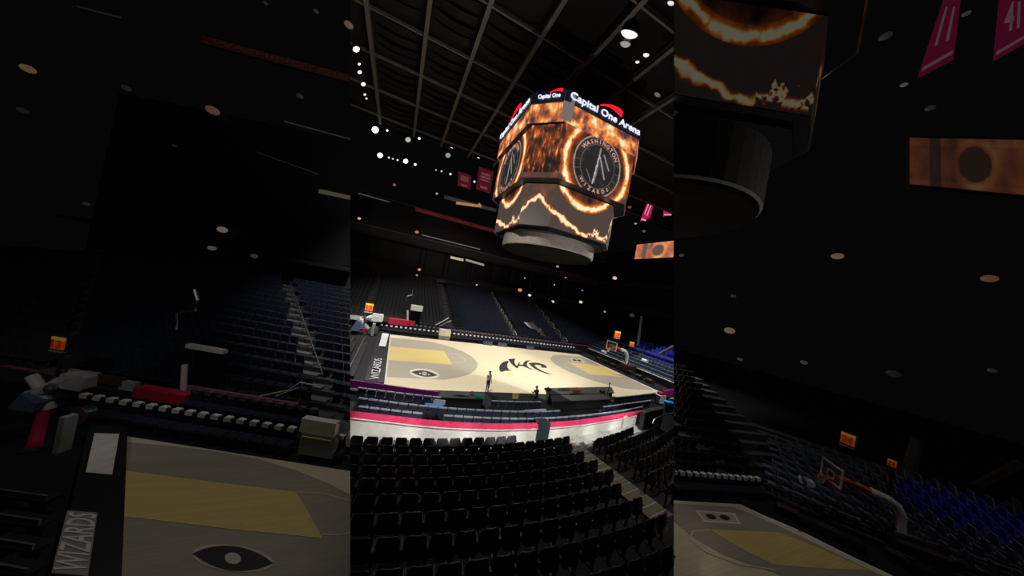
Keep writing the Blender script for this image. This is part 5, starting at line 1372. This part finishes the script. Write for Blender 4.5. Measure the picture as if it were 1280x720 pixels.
# end bank of the right third
tmp = MB(); tb = MB()
for k in range(11):
    t = 2.4+.8*k; z = .3+.13*k
    tb.box(RW(4, t, z-.3), (34, .82, .6), REA)
    s = -12
    while s < 20:
        p = RW(s, t, z); u, v, w = pix(p+Vector((0, 0, .5)))
        if 960 < u < 1290 and w > 0 and v > 590+(u-1115)*.28:
            vt = 600+(u-1110)*.30; 
            mi = 3 if (u > 1112 and vt-4 < v < vt+30) else 2
            simple_seat(tmp, p, REA+(-PI/2 if False else PI/2)+(PI if RE.cross(RN_).z > 0 else 0)*0, mi)
        s += .56
tmp.clip('R'); seatstuff._join(tmp, 0)
tb.clip('R'); tag(tb.build('dim_terrace', M_conc), 'dim stepped bank with slate and cobalt seats at lower right', 'terrace')
for q, lab in ((((1118, 664), (1200, 690), (1279, 716)), 'dim pale rail running to lower right corner'), (((985, 612), (1030, 632), (1075, 650)), 'dim pale rail before the slate seats left of hoop arm'), (((1130, 592), (1200, 612), (1279, 638)), 'dim thin rail along top of the enlarged cobalt seats')):
    tag(MB().tube([onz(x, y, 1.0) for x, y in q], .05, 6).build('barrier_rail', M_metal), lab, 'rail')
# blocks beyond the white line
for i, (x, y) in enumerate(((985, 640), (1010, 653), (1035, 664), (1062, 676), (1128, 700), (1150, 712))):
    p = onz(x, y, .2); tag(MB().rbox((p.x, p.y, .2), (.8, .5, .36), .08, rz=REA).build('floor_cushion', M_bplas if i % 2 else mat('maroon_black', (.04, .015, .02))), 'dim dark padded block beyond the enlarged white line, %s from left' % ORD[i], 'padded block', 'dim padded blocks')
# hoop of the right third
Pb = onz(1039, 591, 3.42*.74); Pq = onz(1098, 690, 0); dd = Vector((Pq.x-Pb.x, Pq.y-Pb.y, 0)); ang = math.atan2(dd.y, dd.x)-PI/2
print('HOOP', Pb, Pq, dd.length)
D_w = dim('hoop_white', (.60, .60, .57)); D_r = dim('hoop_red', (.60, .10, .08))
basket((Pb.x, Pb.y, 0), ang+.25, 'dim enlarged basketball hoop with white arm and red pads at right', (D_w, D_r, M_glass, mat('dark_maroon_pad', (.035, .014, .018)), M_dmetal), s=.74)
Pc = onz(1060, 549, 4.3); shot_clock(Pc, ang*.3-.9, .5, .5, '24', 'dim enlarged orange shot clock above the hoop at right', .10)
Pc2 = onz(1115, 579, 3.2); shot_clock(Pc2, ang*.3-.9, .32, .32, '24', 'dim enlarged small orange clock right of the hoop arm', .08, post=3.0)
for i, (x, y, lab) in enumerate(((1008, 602, 'left of the enlarged hoop'), (1163, 646, 'on slate seats at right'))):
    P = onz(x, y, 1.0); r = empty('white_bag', P, 'dim enlarged white bag %s' % lab, 'bag'); MB().rbox(P, (.6, .35, .3), .1, rz=REA).build('body', M_white, r); MB().tube([P+Vector((-.1, 0, .15)), P+Vector((0, 0, .28)), P+Vector((.1, 0, .15))], .02, 5).build('handle', M_metal, r)
# light haze beams shaped as grey tubes
for q0, q1, lab in (((1148, 548), (1133, 598), 'faint dim upright haze beam behind enlarged hoop'), ((1279, 580), (1222, 610), 'faint dim diagonal haze beam at right edge')):
    tag(MB().tube([rv_(*q0, 14), rv_(*q1, 14)], .3, 6).build('haze_beam', mat('haze_grey', (.12, .12, .12))), lab, 'rail')
# banners, screen and lamps of the right third
RP = CAM+Vector((math.cos(.33), math.sin(.33)*0+.35, 0)).normalized()*22
RV = (RP-CAM); RV.z = 0; RV.normalize(); RP = CAM+RV*22
RS = Vector((RV.y, -RV.x, 0))
def rp_(x, y, off=0): return onp(x, y, RP+RV*off, RV)
M_dpk = mat('dim_magenta_banner', (.05, .003, .012), .8, emit=(.042, .0018, .010), es=1); M_dlt = mat('dim_pink_letter', (.06, .03, .04), .8, emit=(.060, .030, .038), es=1)  # faint self-glow stands for light on these banners
def rbanner(q, label, txt):
    P = [rp_(x, y) for x, y in q]; r = empty('banner', sum(P, Vector())/4, label, 'banner', 'dim magenta banners')
    MB().prism(P, RV*.06).build('cloth', M_dpk, r)
    ex = P[1]-P[0]
    t = text_mb(txt, width=.5, height=.5, depth=.03, bold=.02); t.v = [(P[3]*(1-(v.z+.6))+P[0]*(v.z+.6))*(1-(v.x+.5))+(P[2]*(1-(v.z+.6))+P[1]*(v.z+.6))*(v.x+.5)-RV*(.04+v.y) for v in t.v]
    t.build('numeral', M_dlt, r)
    MB().tube([P[0], P[1]], .05, 6).build('hanging_bar', M_dmetal, r)
    bl = lambda u, v: (P[3]*(1-v)+P[0]*v)*(1-u)+(P[2]*(1-v)+P[1]*v)*u
    MB().prism([bl(.06, .06)-RV*.05, bl(.94, .10)-RV*.05, bl(.94, .15)-RV*.05, bl(.06, .11)-RV*.05], RV*.03).build('hem_stripe', M_dlt, r)
rbanner([(1181, -6), (1201, -2), (1192, 74), (1147, 97)], 'dim enlarged magenta number banner at top right', '11')
rbanner([(1250, -10), (1284, -6), (1284, 52), (1242, 76)], 'dim enlarged magenta banner at top right corner', '41')
A = rp_(1137, 172); B = rp_(1284, 176); C_ = rp_(1137, 230); D_ = rp_(1284, 244)
r_ = empty('ribbon_screen', (A+B+C_+D_)/4, 'dim enlarged orange screen with dark circle at right edge', 'screen')
zt_ = (A.z+B.z)/2; zb_ = (C_.z+D_.z)/2; P0 = Vector((C_.x, C_.y, C_.z)); 
picture('display_face', C_, D_-C_, A-C_, ribbon_fn, M_scrd, r_, 120, 50)
MB().prism([C_-(A-C_)*.06+RV*.05, D_-(A-C_)*.06+RV*.05, B+(A-C_)*.06+RV*.05, A+(A-C_)*.06+RV*.05], RV*.4).build('cabinet', M_bplas, r_)
for x, y, rr_, c, es, lab in ((1047, 320, 8, (1, .62, .34), 1.0, 'dim round amber lamp in right third'), (1237, 348, 9, (1, .42, .2), .8, 'dim orange lamp at right edge'), (912, 413, 8, (1, .72, .45), 1.0, 'dim warm lamp at left of right third'), (1005, 453, 5, (1, 1, 1), .3, 'dim small white lamp right of the warm one'), (925, 449, 4, (1, .9, .8), .3, 'dim small lamp below the warm one'), (1130, 106, 4.5, WH, .55, 'dim small white lamp left below the enlarged banner'), (1163, 135, 6, WH, .12, 'faint grey smudge lamp under the enlarged banner'), (1117, 467, 9, (.6, .75, .7), .08, 'faint grey wall lamp above the enlarged clocks'), (1240, 463, 5, (.8, .9, .85), .16, 'faint lamp at far right edge'), (852, 319, 4, WH, .3, 'dim tiny lamp at left edge of right third'), (917, 370, 4, WH, .16, 'faint pinprick lamp above the warm lamp'), (1107, 45, 8, WH, .10, 'faint grey lamp housing left of enlarged banner'), (1208, 17, 5, WH, .3, 'dim lamp between the enlarged banners')):
    P = rp_(x, y, 0); d = (P-CAM).dot(FW)
    fixture(P, rr_*.55*d/F, c, es*.10, lab, name='concourse_light', aim=CAM+Vector((6, 4, -8)), flat_=1.3)

# ------------------------------------------------------------------ all remaining small seats in one
o = seatstuff.build('stadium_seat_rows', [M_bplas, M_navy, M_slate, M_cobalt, M_bplas2])
tag(o, 'packed rows of small folding seats on the far, side and end banks', 'seats', kind='stuff')
print('STUFF', len(seatstuff.f))

# ------------------------------------------------------------------ lighting
wd = bpy.data.worlds.new('hall'); SC.world = wd; wd.use_nodes = True
wd.node_tree.nodes['Background'].inputs[0].default_value = (.95, .95, 1, 1); wd.node_tree.nodes['Background'].inputs[1].default_value = .0016
def spot(P, aim, W, ang, blend=.5, col=(1, .97, .92)):
    l = bpy.data.lights.new('spot', 'SPOT'); l.energy = W; l.spot_size = math.radians(ang); l.spot_blend = blend; l.shadow_soft_size = 0; l.color = col
    o = bpy.data.objects.new('spot', l); COL.objects.link(o); o.location = P
    o.rotation_euler = (Vector(aim)-Vector(P)).to_track_quat('-Z', 'Y').to_euler(); return o
for P, A_, W, *cn in (((-15, -15, 24), (-10, 2, 0), 14000), ((15, -15, 24), (10, 1, 0), 14000), ((-13, 13, 26), (-10, 3, 0), 21000, 58), ((13, 13, 26), (9, 1, 0), 15000, 64), ((0, -13, 13), (0, 4, 0), 3000)):
    spot(P, A_, W, cn[0] if cn else 72, .5)
spot((-6, -9, 26), (-8, -14, 0), 1500, 34, .8); spot((2, -9, 24), (0, -14, 0), 1400, 34, .8)      # near side
for x in (-14.2, -11.6, -9, -6.4, -3.8, -1.2, 1.2):                                                # added unseen spots brightening the white wall and pink rail
    yw = min(wp, key=lambda p: abs(p.x-x)).y; spot((x, yw-2.3, 3.4), (x, yw, .55), 520, 64, .7)
spot((17.5, 4, 14), (22, -1.5, 2.2), 5200, 60, .6)                                                 # added to brighten the end bank
spot((-18, 3, 9), (-17.5, 9, 1), 1500, 60, .6)                                                     # unseen spot added for the left equipment
spot((2, -19, 10), (-3.5, -20.5, 2), 420, 40, .8, (1, .9, .72))                                     # spot put in to brighten the aisle stairs
spot((-5, -11, 16), (-8, -21.5, 2), 850, 50, .9)  # added for pale lines on the near seat tops
spot((0, -14, 8), (-2, 12, ZR), 1700, 110, .7); spot((-20, -10, 10), (-15, 14, ZR), 900, 100, .7)    # unseen uplights added to wash the roof
spot((-19, -17, 15), (-18.6, -17, 0), 740, 66, .9)                                                 # dim spot added above the left third court
spot((-24, -20, 9), (-25, -11, 1.5), 200, 74, .8)  # added to lift the left bank seats
spot((2, -24, 15), (2, -23.5, 0), 600, 60, .9)                                                     # dim spot added over the right third
spot((1, -25, 5), (-2, -19, 16), 420, 70, .8)  # added uplight for the dim scoreboard drum
spot((-27, -18, 8), (-31, -7, 2), 170, 80, .8)  # unseen spot put in for the far left seats
spot((10, -30, 9), (12, -21.5, 0), 260, 80, .8)  # added fill on the right-hand seats
SC.view_settings.view_transform = 'Standard'; SC.view_settings.look = 'None'; SC.view_settings.exposure = 0; SC.view_settings.gamma = 1; SC.view_settings.use_curve_mapping = False
